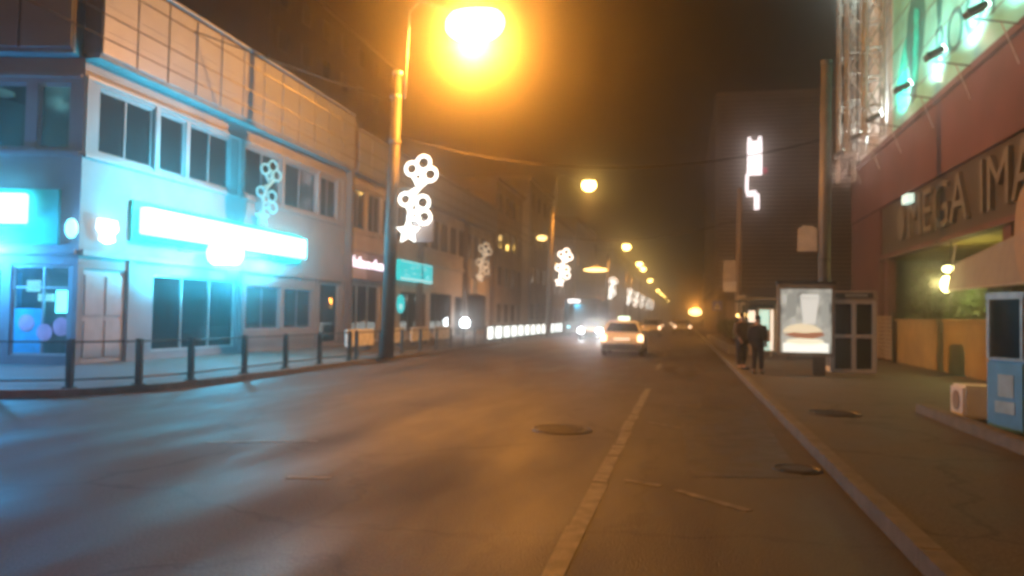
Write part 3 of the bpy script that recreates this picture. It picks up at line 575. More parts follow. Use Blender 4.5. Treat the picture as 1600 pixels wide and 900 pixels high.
MB().tube([(GX - .3, 23.7, 2.5), (GX - .3, 17.1, 2.48)], .03).tube([(GX - .3, 23.6, 2.5), (GX - .08, 23.6, 3.8)], .025).build('frame', M['alu'], AW)
GL = thing('terrace_lamp', 'glaring yellow double globe lamp over the terrace wall', 'lamp', (GX + .05, 24.6, 1.7))
MB().ball((GX - .02, 24.6, 2.72), .17, .2, .24).build('globe', M['E_globe'], GL, smooth=True); MB().ball((GX, 24.5, 3.16), .15, .26, .1).build('globe', M['E_globe'], GL, smooth=True)
MB().tube([(GX + .08, 24.6, 1.7), (GX + .08, 24.6, 2.5), (GX + .08, 24.55, 3.95)], .02).build('stem', M['darkmetal'], GL); MB().frustum(GX - .2, GX + .2, 24.25, 24.75, 3.24, 3.3, .1, .1, .1, .1).build('shade', M['darkmetal'], GL)
lamp('globe_bulb', (GX - .3, 24.5, 2.75), 60, (1, .85, .3), GL, .15); lamp('globe_bulb', (GX + .6, 24.6, 2.75), 110, (.9, .95, .3), GL, .15)
BS = thing('hanging_board', 'beige rounded board hanging at the right edge of the red building', 'sign', (GX - .25, 18.9, 3.0))
MB().prism([(ru(19.0) + .62 + .62 * math.cos(k * math.pi / 14), 3.55 + 1.05 * math.sin(k * math.pi / 14)) for k in range(28)], .30, .36, RF).build('board', M['beige'], BS); MB().box(ru(18.4) - .05, ru(18.4) + .05, -.02, .3, 3.9, 3.97, RF).build('bracket', M['darkmetal'], BS)

def leaves(mb, c, rx, ry, rz, n, s):
    for _ in range(n):
        v = Vector((random.gauss(0, 1), random.gauss(0, 1), random.gauss(0, 1))).normalized() * (random.random() ** .45)
        p = Vector(c) + Vector((v.x * rx, v.y * ry, v.z * rz)); a = Vector((random.gauss(0, 1), random.gauss(0, 1), random.gauss(0, 1))).normalized(); b = a.orthogonal().normalized(); ss = s * random.uniform(.6, 1.4); i = len(mb.v)
        mb.v += [p - a * ss, p + b * ss * .45, p + a * ss, p - b * ss * .45]; mb.f.append((i, i + 1, i + 2, i + 3))
def shrub(name, label, cat, x, y, z, h, rx, ry, n=900, s=.09, clumps=7):
    t = thing(name, label, cat, (x, y, z)); m = MB(); st = MB()
    for k in range(clumps):
        a = random.uniform(0, 6.28); q = random.random() ** .5; c = Vector((x + rx * q * .7 * math.cos(a), y + ry * q * .7 * math.sin(a), z + h * random.uniform(.4, .85)))
        leaves(m, c, rx * .5, ry * .5, h * .25, n // clumps, s); st.tube([(x + .05 * math.cos(a), y + .05 * math.sin(a), z), (x * .5 + c.x * .5, y * .5 + c.y * .5, z + h * .3), c], [.03, .02, .008], 5)
    m.build('foliage', M['leaf'], t); st.build('stem', M['bark'], t)
shrub('evergreen_shrub', 'tall dark green shrub behind the terrace wall next to the phone booth', 'shrub', 8.6, 29.5, .12, 3.5, 1.0, 1.5, 1600, .1, 9)
shrub('evergreen_shrub', 'green shrub glowing beside the yellow globe lamp', 'shrub', 8.7, 26.3, .12, 2.9, .9, 1.3, 1300, .1, 8)
shrub('evergreen_shrub', 'low green shrub under the white awning', 'shrub', 8.5, 23.0, .12, 2.4, .8, 1.2, 1000, .1, 7)
BC = thing('menu_board', 'small framed notice glowing on the wall under the awning', 'sign', (GX + 2.9, 24, 1.6))
MB().box(ru(23.6), ru(22.9), -2.0, -1.95, 1.95, 2.55, RF).build('panel', emit('notice', (.5, .6, .35), .25), BC); MB().box(ru(23.65), ru(22.85), -2.05, -2.0, 1.9, 2.6, RF).build('frame', M['darkmetal'], BC); MB().tube([RF.p(ru(23.25), -2.02, .12), RF.p(ru(23.25), -2.02, 1.9)], .03).build('post', M['darkmetal'], BC)

# stone step, cooler, white cabinet
ST = tag(MB().box(3.75, 3.97, 4.2, 13.9, .1, .26).build('stone_edging', M['kerb'], bevel=.02), 'pale stone edging strip on the right pavement in front of the blue cooler', 'edging')
CO = thing('drinks_cooler', 'blue drinks cooler with glass top standing at the right edge', 'cooler', (4.35, 11.5, .12))
cx0, cx1, cy0, cy1 = 3.98, 4.78, 11.25, 11.95
MB().box(cx0, cx1, cy0, cy1, .16, 1.1).build('cabinet', M['blue'], CO, bevel=.03); MB().box(cx0 + .03, cx1 - .03, cy0 + .05, cy1 - .03, .12, .16).build('plinth', M['trim'], CO)
MB().box(cx0 + .22, cx0 + .58, cy0 - .008, cy0 - .002, .62, .92).build('label_panel', M['bluepale'], CO); MB().box(cx0 + .2, cx0 + .62, cy0 - .008, cy0 - .002, .4, .56).build('label_panel', M['bluepale'], CO)
MB().box(cx0 - .008, cx0 - .002, cy0 + .18, cy0 + .46, .62, .92).build('label_panel', M['bluepale'], CO); MB().box(cx0 - .008, cx0 - .002, cy0 + .16, cy0 + .52, .4, .56).build('label_panel', M['bluepale'], CO)
MB().box(cx0 + .01, cx1 - .01, cy0 + .01, cy1 - .01, 1.102, 1.14).box(cx0, cx1, cy0, cy1, 1.93, 2.02).box(cx0, cx0 + .05, cy0 + .02, cy0 + .07, 1.14, 1.93).box(cx1 - .05, cx1, cy0 + .02, cy0 + .07, 1.14, 1.93).box(cx0, cx0 + .05, cy1 - .07, cy1 - .02, 1.14, 1.93).box(cx1 - .05, cx1, cy1 - .07, cy1 - .02, 1.14, 1.93).build('frame', M['steel'], CO)
MB().box(cx0 + .06, cx1 - .06, cy0 + .03, cy0 + .045, 1.15, 1.92).box(cx0 + .01, cx0 + .025, cy0 + .08, cy1 - .08, 1.15, 1.92).build('pane', M['shopglass'], CO)
MB().box(cx0 + .06, cx1 - .06, cy1 - .05, cy1 - .04, 1.15, 1.92).build('back_panel', M['bluepale'], CO)
b = MB()
for zz in (1.15, 1.5):
    for k in range(6): b.tube([(cx0 + .14 + k * .1, cy0 + .3, zz), (cx0 + .14 + k * .1, cy0 + .3, zz + .16), (cx0 + .14 + k * .1, cy0 + .3, zz + .25)], [.035, .035, .014], 8)
b.box(cx0 + .06, cx1 - .06, cy0 + .15, cy1 - .1, 1.47, 1.49); b.build('bottle_row', M['beige'], CO)['kind'] = 'stuff'
MB().box(cx0 + .22, cx0 + .3, cy0 - .004, cy0 + .03, 1.32, 1.35).build('indicator', M['E_red'], CO)
MB().box(cx0 + .08, cx1 - .08, cy0 + .1, cy0 + .14, 1.87, 1.92).build('tube_lamp', M['E_cool'], CO)
CO.rotation_euler = (0, 0, R(18)); CO.location.x += .22
WC = thing('cabinet_unit', 'small white metal cabinet beside the blue cooler', 'cabinet', (4.3, 12.9, .12))
MB().box(4.1, 4.62, 12.75, 13.35, .17, .66).build('casing', M['signwhite'], WC, bevel=.04); MB().tube([(4.085, 13.05, .42), (4.105, 13.05, .42)], .15, 20).build('grille', M['beige'], WC); MB().box(4.15, 4.25, 12.8, 13.3, .12, .17).box(4.48, 4.58, 12.8, 13.3, .12, .17).build('foot', M['trim'], WC)

# ------------------------------------------------------------------ bus stop corner: light box, phone booth, shelter, masts
LB = thing('poster_lightbox', 'lit street poster box on a single leg beside the phone booth', 'poster box', (3.55, 22.1, .12))
MB().box(2.5, 3.95, 22.0, 22.2, .62, 2.58).build('casing', M['steel'], LB, bevel=.03)
LFp = Fr((0, 21.985), (1, 0), (0, -1)); EP = lambda n_, c, k: emit('poster_' + n_, c, k * 1.5)
def blob(u, z, ru_, rz_, top=False, n=24): return [(u + ru_ * math.cos(k * (math.pi if top else 2 * math.pi) / (n - 1 if top else n)), z + rz_ * math.sin(k * (math.pi if top else 2 * math.pi) / (n - 1 if top else n))) for k in range(n)]
def poster_backing():
    m = mat('poster_backing', (.3, .31, .29), .3); nd = m.node_tree.nodes; b = nd['Principled BSDF']; rp = next(q for q in nd if q.type == 'VALTORGB'); nz = next(q for q in nd if q.type == 'TEX_NOISE'); nz.inputs['Scale'].default_value = 2.4
    rp.color_ramp.elements[0].color = (.12, .13, .12, 1); rp.color_ramp.elements[1].color = (.62, .63, .56, 1); m.node_tree.links.new(rp.outputs[0], b.inputs['Emission Color']); b.inputs['Emission Strength'].default_value = .95; return m
po = MB().box(2.58, 3.87, 0, .014, .72, 2.44, LFp).build('poster', poster_backing(), LB)
MB().prism([(3.16, 1.5), (3.46, 1.5), (3.55, 2.18), (3.08, 2.18)], .016, .018, LFp).prism([(3.05, 2.2), (3.58, 2.2), (3.52, 2.3), (3.11, 2.3)], .016, .018, LFp).build('picture_glow', EP('streak', (.75, .75, .68), .7), po)
MB().prism([(2.7, 1.6), (2.98, 1.72), (3.0, 2.36), (2.74, 2.28)], .016, .017, LFp).build('picture_shade', EP('shade', (.4, .42, .38), .5), po)
MB().prism([(3.6, 1.55), (3.82, 1.5), (3.8, 2.1), (3.62, 2.0)], .016, .017, LFp).build('picture_shade', EP('shade', (.4, .42, .38), .6), po)
MB().prism([(2.64, .74), (3.8, .74), (3.8, .98), (3.3, 1.04), (2.64, .98)], .016, .018, LFp).build('picture_plate', EP('plate', (.9, .9, .8), 1.0), po)
MB().prism(blob(3.14, 1.26, .5, .24, True), .016, .019, LFp).build('picture_bun', EP('bun', (.85, .72, .48), .75), po)
MB().prism([(2.66, 1.2), (2.9, 1.27), (3.2, 1.25), (3.62, 1.29), (3.7, 1.2), (3.4, 1.1), (3.0, 1.12)], .020, .022, LFp).build('picture_filling', EP('filling', (.42, .16, .08), .6), po)
MB().prism(blob(3.2, 1.03, .48, .09), .020, .021, LFp).build('picture_bun', EP('bun_base', (.9, .84, .62), .85), po)
MB().box(2.47, 3.98, 21.97, 22.23, 2.585, 2.65).build('top_cap', M['darkmetal'], LB)
MB().box(3.42, 3.74, 22.05, 22.16, .12, .62).build('leg', M['mast'], LB, bevel=.015)
PB = thing('phone_booth', 'pale framed telephone booth with dark glass panels', 'phone booth', (4.75, 24, .12))
f = MB()
for (x, y) in ((4.17, 23.5), (4.74, 23.5), (5.28, 23.5), (4.17, 24.4), (5.28, 24.4)): f.box(x - .06, x + .06, y, y + .08, .13, 2.2)
for z in (.13, 1.12, 2.1): f.box(4.23, 5.22, 23.51, 23.57, z, z + .09)
f.box(4.13, 4.2, 23.58, 24.4, .13, .25); f.box(5.25, 5.32, 23.58, 24.4, .13, .25); f.box(5.25, 5.32, 23.58, 24.4, 1.12, 1.2)
f.build('frame', M['signwhite'], PB)
MB().box(4.1, 5.35, 23.44, 24.5, 2.2, 2.46).build('header', M['signpaper'], PB, bevel=.03); MB().box(4.22, 5.24, 23.425, 23.438, 2.25, 2.41).build('name_panel', M['darkmetal'], PB)
g = MB()
for k in range(8): g.box(4.5 + k * .075, 4.55 + k * .075, 23.418, 23.424, 2.3, 2.36)
g.build('lettering', M['signwhite'], PB)
for (a, b_) in ((4.23, 4.68), (4.8, 5.22)):
    for (z0, z1) in ((.23, 1.11), (1.22, 2.09)): MB().box(a, b_, 23.53, 23.55, z0, z1).build('pane', M['darkglass'], PB)
MB().box(4.55, 4.95, 24.3, 24.38, 1.0, 1.7).build('telephone', M['trim'], PB)
BSH = thing('bus_shelter', 'bus shelter with curved roof and turquoise lit side panel', 'bus shelter', (3.0, 31, .12))
MB().prism([(2.0, 2.30), (2.15, 2.38), (2.8, 2.45), (3.6, 2.42), (3.9, 2.36), (3.9, 2.30), (2.8, 2.33)], -34, -30, Fr((0, 0), (1, 0), (0, -1))).build('roof', M['soffit'], BSH)
for (x, y) in ((2.3, 30.1), (3.8, 30.1), (2.3, 33.8), (3.8, 33.8)): MB().box(x - .04, x + .04, y - .04, y + .04, .12, 2.34).build('post', M['darkmetal'], BSH)
MB().box(2.72, 3.4, 30.05, 30.17, .4, 2.02).build('panel_case', M['steel'], BSH); MB().box(2.76, 3.16, 30.035, 30.048, .46, .78).box(2.76, 3.12, 30.035, 30.048, 1.22, 1.96).build('poster', M['E_panel'], BSH); MB().box(3.17, 3.26, 30.036, 30.047, .46, 1.96).build('tube_lamp', M['E_panelw'], BSH); MB().box(2.76, 3.14, 30.035, 30.048, .8, 1.19).build('poster', M['lilac2'], BSH)
MB().box(2.38, 2.62, 30.1, 30.14, 1.5, 1.92).build('notice', M['E_panelw'], BSH); MB().box(2.6, 3.7, 33.2, 33.5, .5, .56).box(2.7, 2.76, 33.2, 33.5, .12, .5).box(3.5, 3.56, 33.2, 33.5, .12, .5).build('bench', M['tanwall'], BSH); MB().box(2.4, 3.7, 33.78, 33.8, .4, 2.2).build('pane', M['glass'], BSH)
ML = thing('marker_lamp', 'small elongated warm lamp behind the waiting people', 'lamp', (2.25, 32, 1.5)); MB().ball((2.3, 31.9, 1.74), .26, .1, .09).build('lens', M['E_far'], ML, smooth=True); MB().tube([(2.4, 31.95, .12), (2.4, 31.95, 1.7)], .025).build('post', M['darkmetal'], ML)

RM = thing('trolley_mast', 'thick pale mast with a route plate behind the poster box', 'mast', (4.22, 25, .12))
MB().tube([(4.2, 25, .12), (4.2, 25, 5), (4.24, 25, 9.5)], [.2, .18, .15], 16).build('pole', M['mast'], RM, smooth=True); MB().tube([(4.24, 25, 9.5), (4.24, 25, 9.62)], .17, 16).build('cap', M['darkmetal'], RM)
for z in (2.8, 3.4): MB().tube([(4.2, 25, z), (4.2, 25, z + .1)], .2, 16).build('band', M['darkmetal'], RM)
MB().box(3.99, 4.41, 24.78, 24.8, 2.1, 2.75).build('notice', M['signpaper'], RM)
MB().prism([(3.42, 3.72), (3.97, 3.72), (3.97, 4.38), (3.86, 4.5), (3.56, 4.52), (3.42, 4.38)], -.0, .05, Fr((0, 24.92), (1, 0), (0, 1))).build('route_plate', M['signwhite'], RM); MB().tube([(3.95, 24.96, 4.15), (4.2, 24.98, 4.15)], .02).tube([(3.95, 24.96, 3.85), (4.2, 24.98, 3.85)], .02).build('bracket', M['darkmetal'], RM)
R2 = thing('trolley_mast', 'slimmer brown mast with stacked stop plates further along the right kerb', 'mast', (2.9, 45, .12))
MB().tube([(2.95, 45, .12), (3.05, 45, 9)], [.2, .14], 14).build('pole', M['tanwall'], R2, smooth=True); MB().box(2.15, 2.85, 44.75, 44.8, 3.75, 4.9).build('route_plate', M['signpaper'], R2); MB().box(2.15, 2.88, 44.74, 44.79, 3.12, 3.7).build('route_plate', M['signwhite'], R2); MB().box(2.88, 3.4, 44.7, 44.75, 1.75, 2.95).build('notice', M['signpaper'], R2); MB().tube([(2.5, 44.8, 4.6), (3.0, 45, 4.6)], .03).tube([(2.5, 44.8, 3.4), (3.0, 45, 3.4)], .03).build('bracket', M['darkmetal'], R2)
XS = thing('crossing_sign', 'blue square pedestrian crossing sign with a white triangle', 'road sign', (2.4, 58, .12))
MB().tube([(2.4, 58.05, .12), (2.4, 58.05, 2.9)], .035).build('post', M['steel'], XS); MB().box(2.05, 2.75, 57.97, 58.0, 2.2, 2.9).build('plate', M['signblue'], XS); MB().prism([(2.14, 2.3), (2.66, 2.3), (2.4, 2.78)], 57.95, 57.965).build('triangle', M['signwhite'], XS); MB().box(2.36, 2.44, 57.942, 57.948, 2.36, 2.6).build('pictogram', M['trim'], XS)
PL = thing('street_planter', 'long stone planter box along the right kerb past the waiting people', 'planter', (2.4, 45, .12)); MB().box(1.85, 2.0, 33.5, 60.5, .12, .5).box(3.0, 3.15, 33.5, 60.5, .12, .5).box(2.0, 3.0, 33.5, 33.65, .121, .5).box(2.0, 3.0, 60.35, 60.5, .121, .5).build('rim', M['kerb'], PL); MB().box(2.0, 3.0, 33.65, 60.35, .12, .42).build('soil', M['ground'], PL)
for i, (y, lab) in enumerate(((34.8, 'dark bush at the near end of the stone planter'), (38.0, 'second bush from the near end of the stone planter'), (41.5, 'third bush from the near end of the stone planter'), (47.5, 'fourth bush from the near end, past the brown mast'))):
    shrub('planter_bush', lab, 'bush', 2.5, y, .42, 1.15 - .1 * (i % 2), .55, 1.3, 700, .07, 6)

# ------------------------------------------------------------------ people
def skin_mesh(joints, edges, m, name, parent, sub=2):
    me = D.meshes.new(name); me.from_pydata([j[0] for j in joints], edges, []); o = D.objects.new(name, me); COL.objects.link(o)
    md = o.modifiers.new('s', 'SKIN'); md.use_smooth_shade = True
    for i, j in enumerate(joints):
        sv = me.skin_vertices[0].data[i]; r = j[1]; sv.radius = r if isinstance(r, tuple) else (r, r)
    me.skin_vertices[0].data[0].use_root = True
    s = o.modifiers.new('u', 'SUBSURF'); s.levels = sub; s.render_levels = sub
    dg = bpy.context.evaluated_depsgraph_get(); m2 = D.meshes.new_from_object(o.evaluated_get(dg)); D.objects.remove(o); m2.materials.clear(); m2.materials.append(m); m2.name = name
    m2.polygons.foreach_set('use_smooth', [True] * len(m2.polygons)); o2 = D.objects.new(name, m2); COL.objects.link(o2); o2.parent = parent; return o2
def person(label, loc, rz, coat, h=1.72, lean=0.0, bag=False):
    t = thing('person', label, 'person', loc); k = h / 1.75
    P = lambda x, y, z: (x * k, y * k, z * k)
    sx = .185
    J = [(P(0, 0, .98), .13), (P(0, .0, 1.2), .125), (P(0, .01, 1.40), .12), (P(0, .0, 1.5), .055), (P(0, -.015, 1.60), (.075, .088)), (P(0, -.02, 1.70), (.07, .082))]
    E = [(0, 1), (1, 2), (2, 3), (3, 4), (4, 5)]
    def chain(start, pts):
        a = start
        for p in pts: J.append(p); E.append((a, len(J) - 1)); a = len(J) - 1
        return a
    hands = []
    for s in (-1, 1):
        hd = chain(2, [(P(s * sx, .01, 1.40), .06), (P(s * .235, .03, 1.13), .045), (P(s * .21, -.12, .96), .035), (P(s * .2, -.16, .90), .033)]); hands.append((hd, s))
        chain(0, [(P(s * .09, 0, .90), .095), (P(s * .1, -.02 * s, .50), .06), (P(s * .105, .02 + .03 * s, .10), .042), (P(s * .115, -.10, .045), (.04, .035)), (P(s * .12, -.17, .035), (.035, .025))])
    for hd, s in hands:
        b = Vector(J[hd][0])
        for q, (dx, L) in enumerate(((-.028, .065), (-.009, .078), (.010, .072), (.028, .055))):
            chain(hd, [(tuple(b + Vector((dx * s * k, -.035, -.03))), .0095), (tuple(b + Vector((dx * s * k, -.035 - L * .35, -.03 - L * .65))), .0085), (tuple(b + Vector((dx * s * k, -.03, -.03 - L))), .007)])
        chain(hd, [(tuple(b + Vector((-.04 * s, -.02, -.005))), .011), (tuple(b + Vector((-.05 * s, -.05, -.03))), .009)])
    body = skin_mesh(J, E, M['skin'], 'body', t)
    J2 = [(P(0, 0, .80), (.19, .15)), (P(0, .0, 1.0), (.185, .145)), (P(0, 0, 1.2), (.18, .14)), (P(0, .01, 1.38), (.165, .13)), (P(0, .005, 1.475), (.08, .075))]; E2 = [(0, 1), (1, 2), (2, 3), (3, 4)]
    for s in (-1, 1):
        a = 3
        for p in [(P(s * .2, .01, 1.39), .085), (P(s * .245, .03, 1.13), .07), (P(s * .215, -.11, .97), .055)]: J2.append(p); E2.append((a, len(J2) - 1)); a = len(J2) - 1
    skin_mesh(J2, E2, M[coat], 'coat', t)
    J3 = [(P(0, 0, .93), (.155, .13))]; E3 = []
    for s in (-1, 1):
        a = 0
        for p in [(P(s * .095, 0, .86), .105), (P(s * .1, -.02 * s, .50), .078), (P(s * .105, .02 + .03 * s, .13), .062)]: J3.append(p); E3.append((a, len(J3) - 1)); a = len(J3) - 1
    skin_mesh(J3, E3, M['trousers'], 'trousers', t)
    hm = MB(); hm.ball(P(0, .012, 1.675), .088 * k, .098 * k, .095 * k, 16, 10, -.35, 1); hr = hm.build('hair', M['hair'], None, smooth=True); hr.parent = t
    fm = MB(); fm.ball(P(0, -.107, 1.625), .012, .018, .02, 8, 6).ball(P(-.03, -.095, 1.65), .011, .006, .008, 8, 6).ball(P(.03, -.095, 1.65), .011, .006, .008, 8, 6); fo = fm.build('face_features', M['skin'], None); fo.parent = t
    for s in (-1, 1):
        so = MB().ball(P(s * .118, -.09, .04), .05 * k, .14 * k, .045 * k, 12, 8, -.8, 1).build('shoe', M['shoe'], None, smooth=True); so.parent = t
    if bag:
        bo = MB().box(-.15, .15, .15, .30, .95 * k, 1.42 * k).build('rucksack', M['coat'], None, bevel=.06); bo.parent = t
    t.rotation_euler = (0, 0, rz); return t
person('person in a dark coat with a rucksack standing at the kerb before the lit panel', (1.98, 21.9, .12), R(160), 'coat', 1.58, bag=True)
person('person in a brown jacket standing behind the dark coated one at the kerb', (1.68, 23.6, .12), R(40), 'jacket', 1.66)

# ------------------------------------------------------------------ railing along the left kerb
def railing(label, pts, loc):
    t = thing('pedestrian_railing', label, 'railing', loc)
    for (x, y) in pts: MB().box(x - .05, x + .05, y - .05, y + .05, .12, 1.02).box(x - .09, x + .09, y - .09, y + .09, .12, .16).build('post', M['rail'], t)
    for a, b in zip(pts, pts[1:]):
        va, vb = Vector((*a, 0)), Vector((*b, 0)); d = (vb - va).normalized(); va += d * .06; vb -= d * .06; m = MB()
        zz = lambda v, z: v + Vector((0, 0, z)); mid = va.lerp(vb, .5)
        m.tube([zz(va, .97), zz(vb, .97), zz(vb, .28), zz(va, .28)], .022, 6, closed=True)
        m.build('rail', M['rail'], t)
    return t
railing('dark pedestrian railing in front of the cyan lit shop', [(-15.5, 10.55), (-13.6, 10.9), (-11.95, 11.3), (-10.9, 11.95), (-10.25, 12.95), (-10.0, 14.2), (-10.0, 16.2), (-10.0, 18.1), (-10.0, 20.0), (-10.0, 22.0)], (-10, 16, .12))
railing('dark pedestrian railing continuing past the first lamp pole along the left kerb', [(-10.0, 22.5 + 2 * i) for i in range(38)], (-10, 40, .12))
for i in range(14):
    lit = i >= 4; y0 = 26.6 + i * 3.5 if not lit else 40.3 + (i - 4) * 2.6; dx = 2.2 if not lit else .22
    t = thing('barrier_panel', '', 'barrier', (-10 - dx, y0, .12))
    MB().box(-10.1 - dx, -10.0 - dx, y0, y0 + 2.54, .3, .95).build('panel', M['E_lit' if lit else 'barrier'], t, bevel=.01)  # far panels carry emission in place of headlight light falling on them
    for a in (.3, 2.0): MB().box(-10.15 - dx, -9.95 - dx, y0 + a, y0 + a + .15, .12, .3).build('foot', M['darkmetal'], t)
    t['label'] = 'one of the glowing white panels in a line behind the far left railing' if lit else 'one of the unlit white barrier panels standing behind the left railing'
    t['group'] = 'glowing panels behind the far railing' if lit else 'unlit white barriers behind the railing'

# ------------------------------------------------------------------ street lamps, ring motifs, wires
ordn = ['nearest', 'second', 'third', 'fourth', 'fifth', 'sixth', 'seventh', 'eighth', 'ninth', 'tenth']
lampsL = [(-9.5, 23.8, -6.72, 11.0), (-9.5, 54.6, -6.7, 10.95), (-9.6, 98, -7.15, 10.45), (-9.6, 130, -7.3, 10.45), (-9.6, 142, -7.3, 10.4), (-9.6, 172, -7.3, 9.7), (-9.6, 225, -7.2, 9.3), (-9.6, 255, -7.2, 9.3), (-9.6, 290, -7.0, 9.4), (-9.6, 360, -7.0, 9.2)]
for i, (px, py, hx, hz) in enumerate(lampsL):
    lab = 'nearest street lamp, glaring orange over the road on a thick trolley mast' if i == 0 else f'{ordn[i]} orange street lamp from the camera along the left kerb'
    t = thing('street_lamp', lab, 'street lamp', (px, py, .12), 'orange street lamps along the left kerb')
    MB().tube([(px, py, .12), (px + .06, py, 5), (px + .16, py, 9.5)], [.22, .2, .16], 16).build('pole', M['mast'], t, smooth=True)
    MB().tube([(px + .16, py, 9.5), (px + .16, py, 9.62)], .19, 16).build('cap', M['steel'], t)
    for z in (8.7, 7.2): MB().tube([(px + .12, py, z), (px + .12, py, z + .12)], .21, 16).build('band', M['steel'], t)
    MB().tube([(px + .42, py, 8.7), (px + .46, py, 10.0), (px + .52, py, hz + .6), (px + .9, py, hz + .95), (hx - .5, py, hz + .42), (hx, py, hz + .3)], .05, 8).build('arm', M['steel'], t, smooth=True)
    MB().tube([(px + .12, py, 8.8), (px + .42, py, 8.8)], .03).tube([(px + .12, py, 9.2), (px + .44, py, 9.2)], .03).build('bracket', M['steel'], t)
    big = 1.6
    MB().ball((hx, py, hz + .22), .62 * big, .26 * big, .18 * big, 18, 8, .55, 1).build('lamp_head', M['steel'], t, smooth=True)
    MB().ball((hx, py, hz + .05), (.33 if i else .62) * big, (.26 if i else .32) * big, (.28 if i else .38) * big, 18, 12, -1, .62).build('lamp_bowl', M['E_bowl'], t, smooth=True)
    if i == 0: lamp('lamp_bulb', (hx, py, hz - .62), LAMP_W, SODIUM, t, .04)
    else: lamp('lamp_bulb', (hx, py, hz - .5), LAMP_W * .55, SODIUM, t, .04, 'SPOT', (hx, py, 0), 140, .5)
HL = thing('street_lamp', 'small warm lamp on a bracket above the houses at left', 'street lamp', (-14.3, 74, 8)); 
MB().ball((-12.9, 70, 8.8), .5, .4, .24).build('lamp_bowl', M['E_far'], HL, smooth=True); MB().tube([(-14.3, 72, 9.3), (-13.5, 71, 9.4), (-12.9, 70, 9.0)], .05).build('arm', M['steel'], HL)
CR = thing('pendant_lamp', 'flat wide warm lamp hung on a wire over the left lane', 'street lamp', (-6.8, 60, 5.2)); MB().ball((-6.75, 60, 5.25), .95, .4, .16, 18, 8).build('lamp_bowl', M['E_far'], CR, smooth=True); MB().tube([(-6.75, 60, 5.4), (-6.75, 60, 7.2)], .03).build('stem', M['wire'], CR); MB().frustum(-7.2, -6.3, 59.8, 60.2, 5.38, 5.6, .35, .35, .1, .1).build('shade', M['steel'], CR)
SR = thing('street_lamp', 'low warm globe lamp by the kerb in front of the louvred tower', 'street lamp', (.95, 66, .12)); MB().tube([(1.9, 66, .12), (1.9, 66, 2.3), (1.2, 66, 2.35)], .05).build('pole', M['steel'], SR); MB().ball((.95, 66, 2.12), .55, .3, .32, 16, 10).build('lamp_bowl', M['E_far'], SR, smooth=True)
lamp('low_bulb', (.95, 65.4, 2.6), 220, SODIUM, SR, .25)

def motif(name, label, loc, m, group, s=1.0, parts=True):
    t = thing(name, label, 'light motif', loc, group); X = Vector((1, 0, 0)); Zv = Vector((0, 0, 1)); L = Vector(loc)
    q = lambda x, z, y=0: L + Vector((x * s, y, z * s))
    for (x, z, r) in ((-.12, 2.12, .21), (.28, 2.3, .23), (.52, 1.92, .22), (.1, 1.85, .13), (-.32, 1.12, .2), (.28, 1.0, .22), (.34, .52, .22)):
        MB().ring(q(x, z), r * s, .05 * s, X, Zv, 18, 6).build('ring', m, t)
    st = MB(); st.tube([q(.3, 1.75), q(.18, 1.5), q(0, 1.3), q(-.12, .9), q(-.2, .5), q(-.22, .1)], .055 * s, 6); st.tube([q(-.12, 1.95), q(.1, 1.55)], .05 * s, 6); st.tube([q(.5, 1.75), q(.15, 1.5)], .05 * s, 6); st.tube([q(-.3, .95), q(-.15, .7)], .05 * s, 6); st.tube([q(.2, .82), q(-.15, .6)], .05 * s, 6); st.tube([q(.2, .5), q(-.15, .45)], .05 * s, 6); st.tube([q(-.2, 1.32), q(.05, 1.45)], .05 * s, 6)
    st.build('stem', m, t)
    sp = MB(); c = (-.2, .05); pts = []
    for k in range(10):
        r = (.42 if k % 2 == 0 else .2); a = math.pi / 2 + k * math.pi / 5; pts.append((L.x + (c[0] + r * math.cos(a)) * s, L.z + (c[1] + r * math.sin(a)) * s))
    sp.prism(pts, L.y - .04, L.y + .04).build('star', m, t)
    return t
motY = [23.7, 57.0, 98.2, 130.2, 150, 172.2, 200, 225.2]; motX = [-8.62, -8.9, -9.0, -9.0, -9.0, -9.0, -9.0, -9.0]
t = copy_tree(D.objects['street_lamp.001']); t.location.y = -7; t['label'] = 'street lamp of the same row standing behind the viewpoint'
for ch in t.children:
    if ch.type == 'LIGHT': ch.data = D.objects['lamp_bulb'].data.copy(); ch.data.energy = LAMP_W * .55

base = None
for i, (x, y) in enumerate(zip(motX, motY)):
    lab = 'nearest white glowing flower motif of rings, beside the first lamp pole' if i == 0 else f'{ordn[i]} white glowing flower motif of rings from the camera'
    if base is None: base = o = motif('ring_motif', lab, (x, y, 4.22), M['E_led'], 'glowing ring motifs on the lamp poles'); br = MB().tube([(-9.4, 23.75, 4.4), (-8.7, 23.75, 4.4)], .03).tube([(-9.4, 23.75, 5.7), (-8.6, 23.75, 5.7)], .03).build('bracket', M['steel'], o)
    else: o = copy_tree(base); o['label'] = lab; o.location = (x, y, 4.1 if i < 3 else 3.9)
motif('ring_motif', 'dim bluish flower motif of rings on the facade above the cyan sign', (FX + .35, 25.2, 4.95), M['E_dim'], None, .85).rotation_euler = (0, 0, R(70))
motif('ring_motif', 'dim yellowish flower motif of rings on the facade beyond the turquoise sign', (FX + .4, 55.8, 4.35), M['E_dimwarm'], None, 1.05).rotation_euler = (0, 0, R(45))
MB2 = thing('motif_backplate', 'pale square board behind the star of the nearest glowing motif', 'board', (-8.5, 24.0, 4.0)); MB().box(-8.75, -8.05, 23.95, 24.0, 3.95, 4.7).build('plate', M['greypanel'], MB2); MB().tube([(-9.4, 23.97, 4.3), (-8.7, 23.97, 4.3)], .03).build('bracket', M['steel'], MB2)

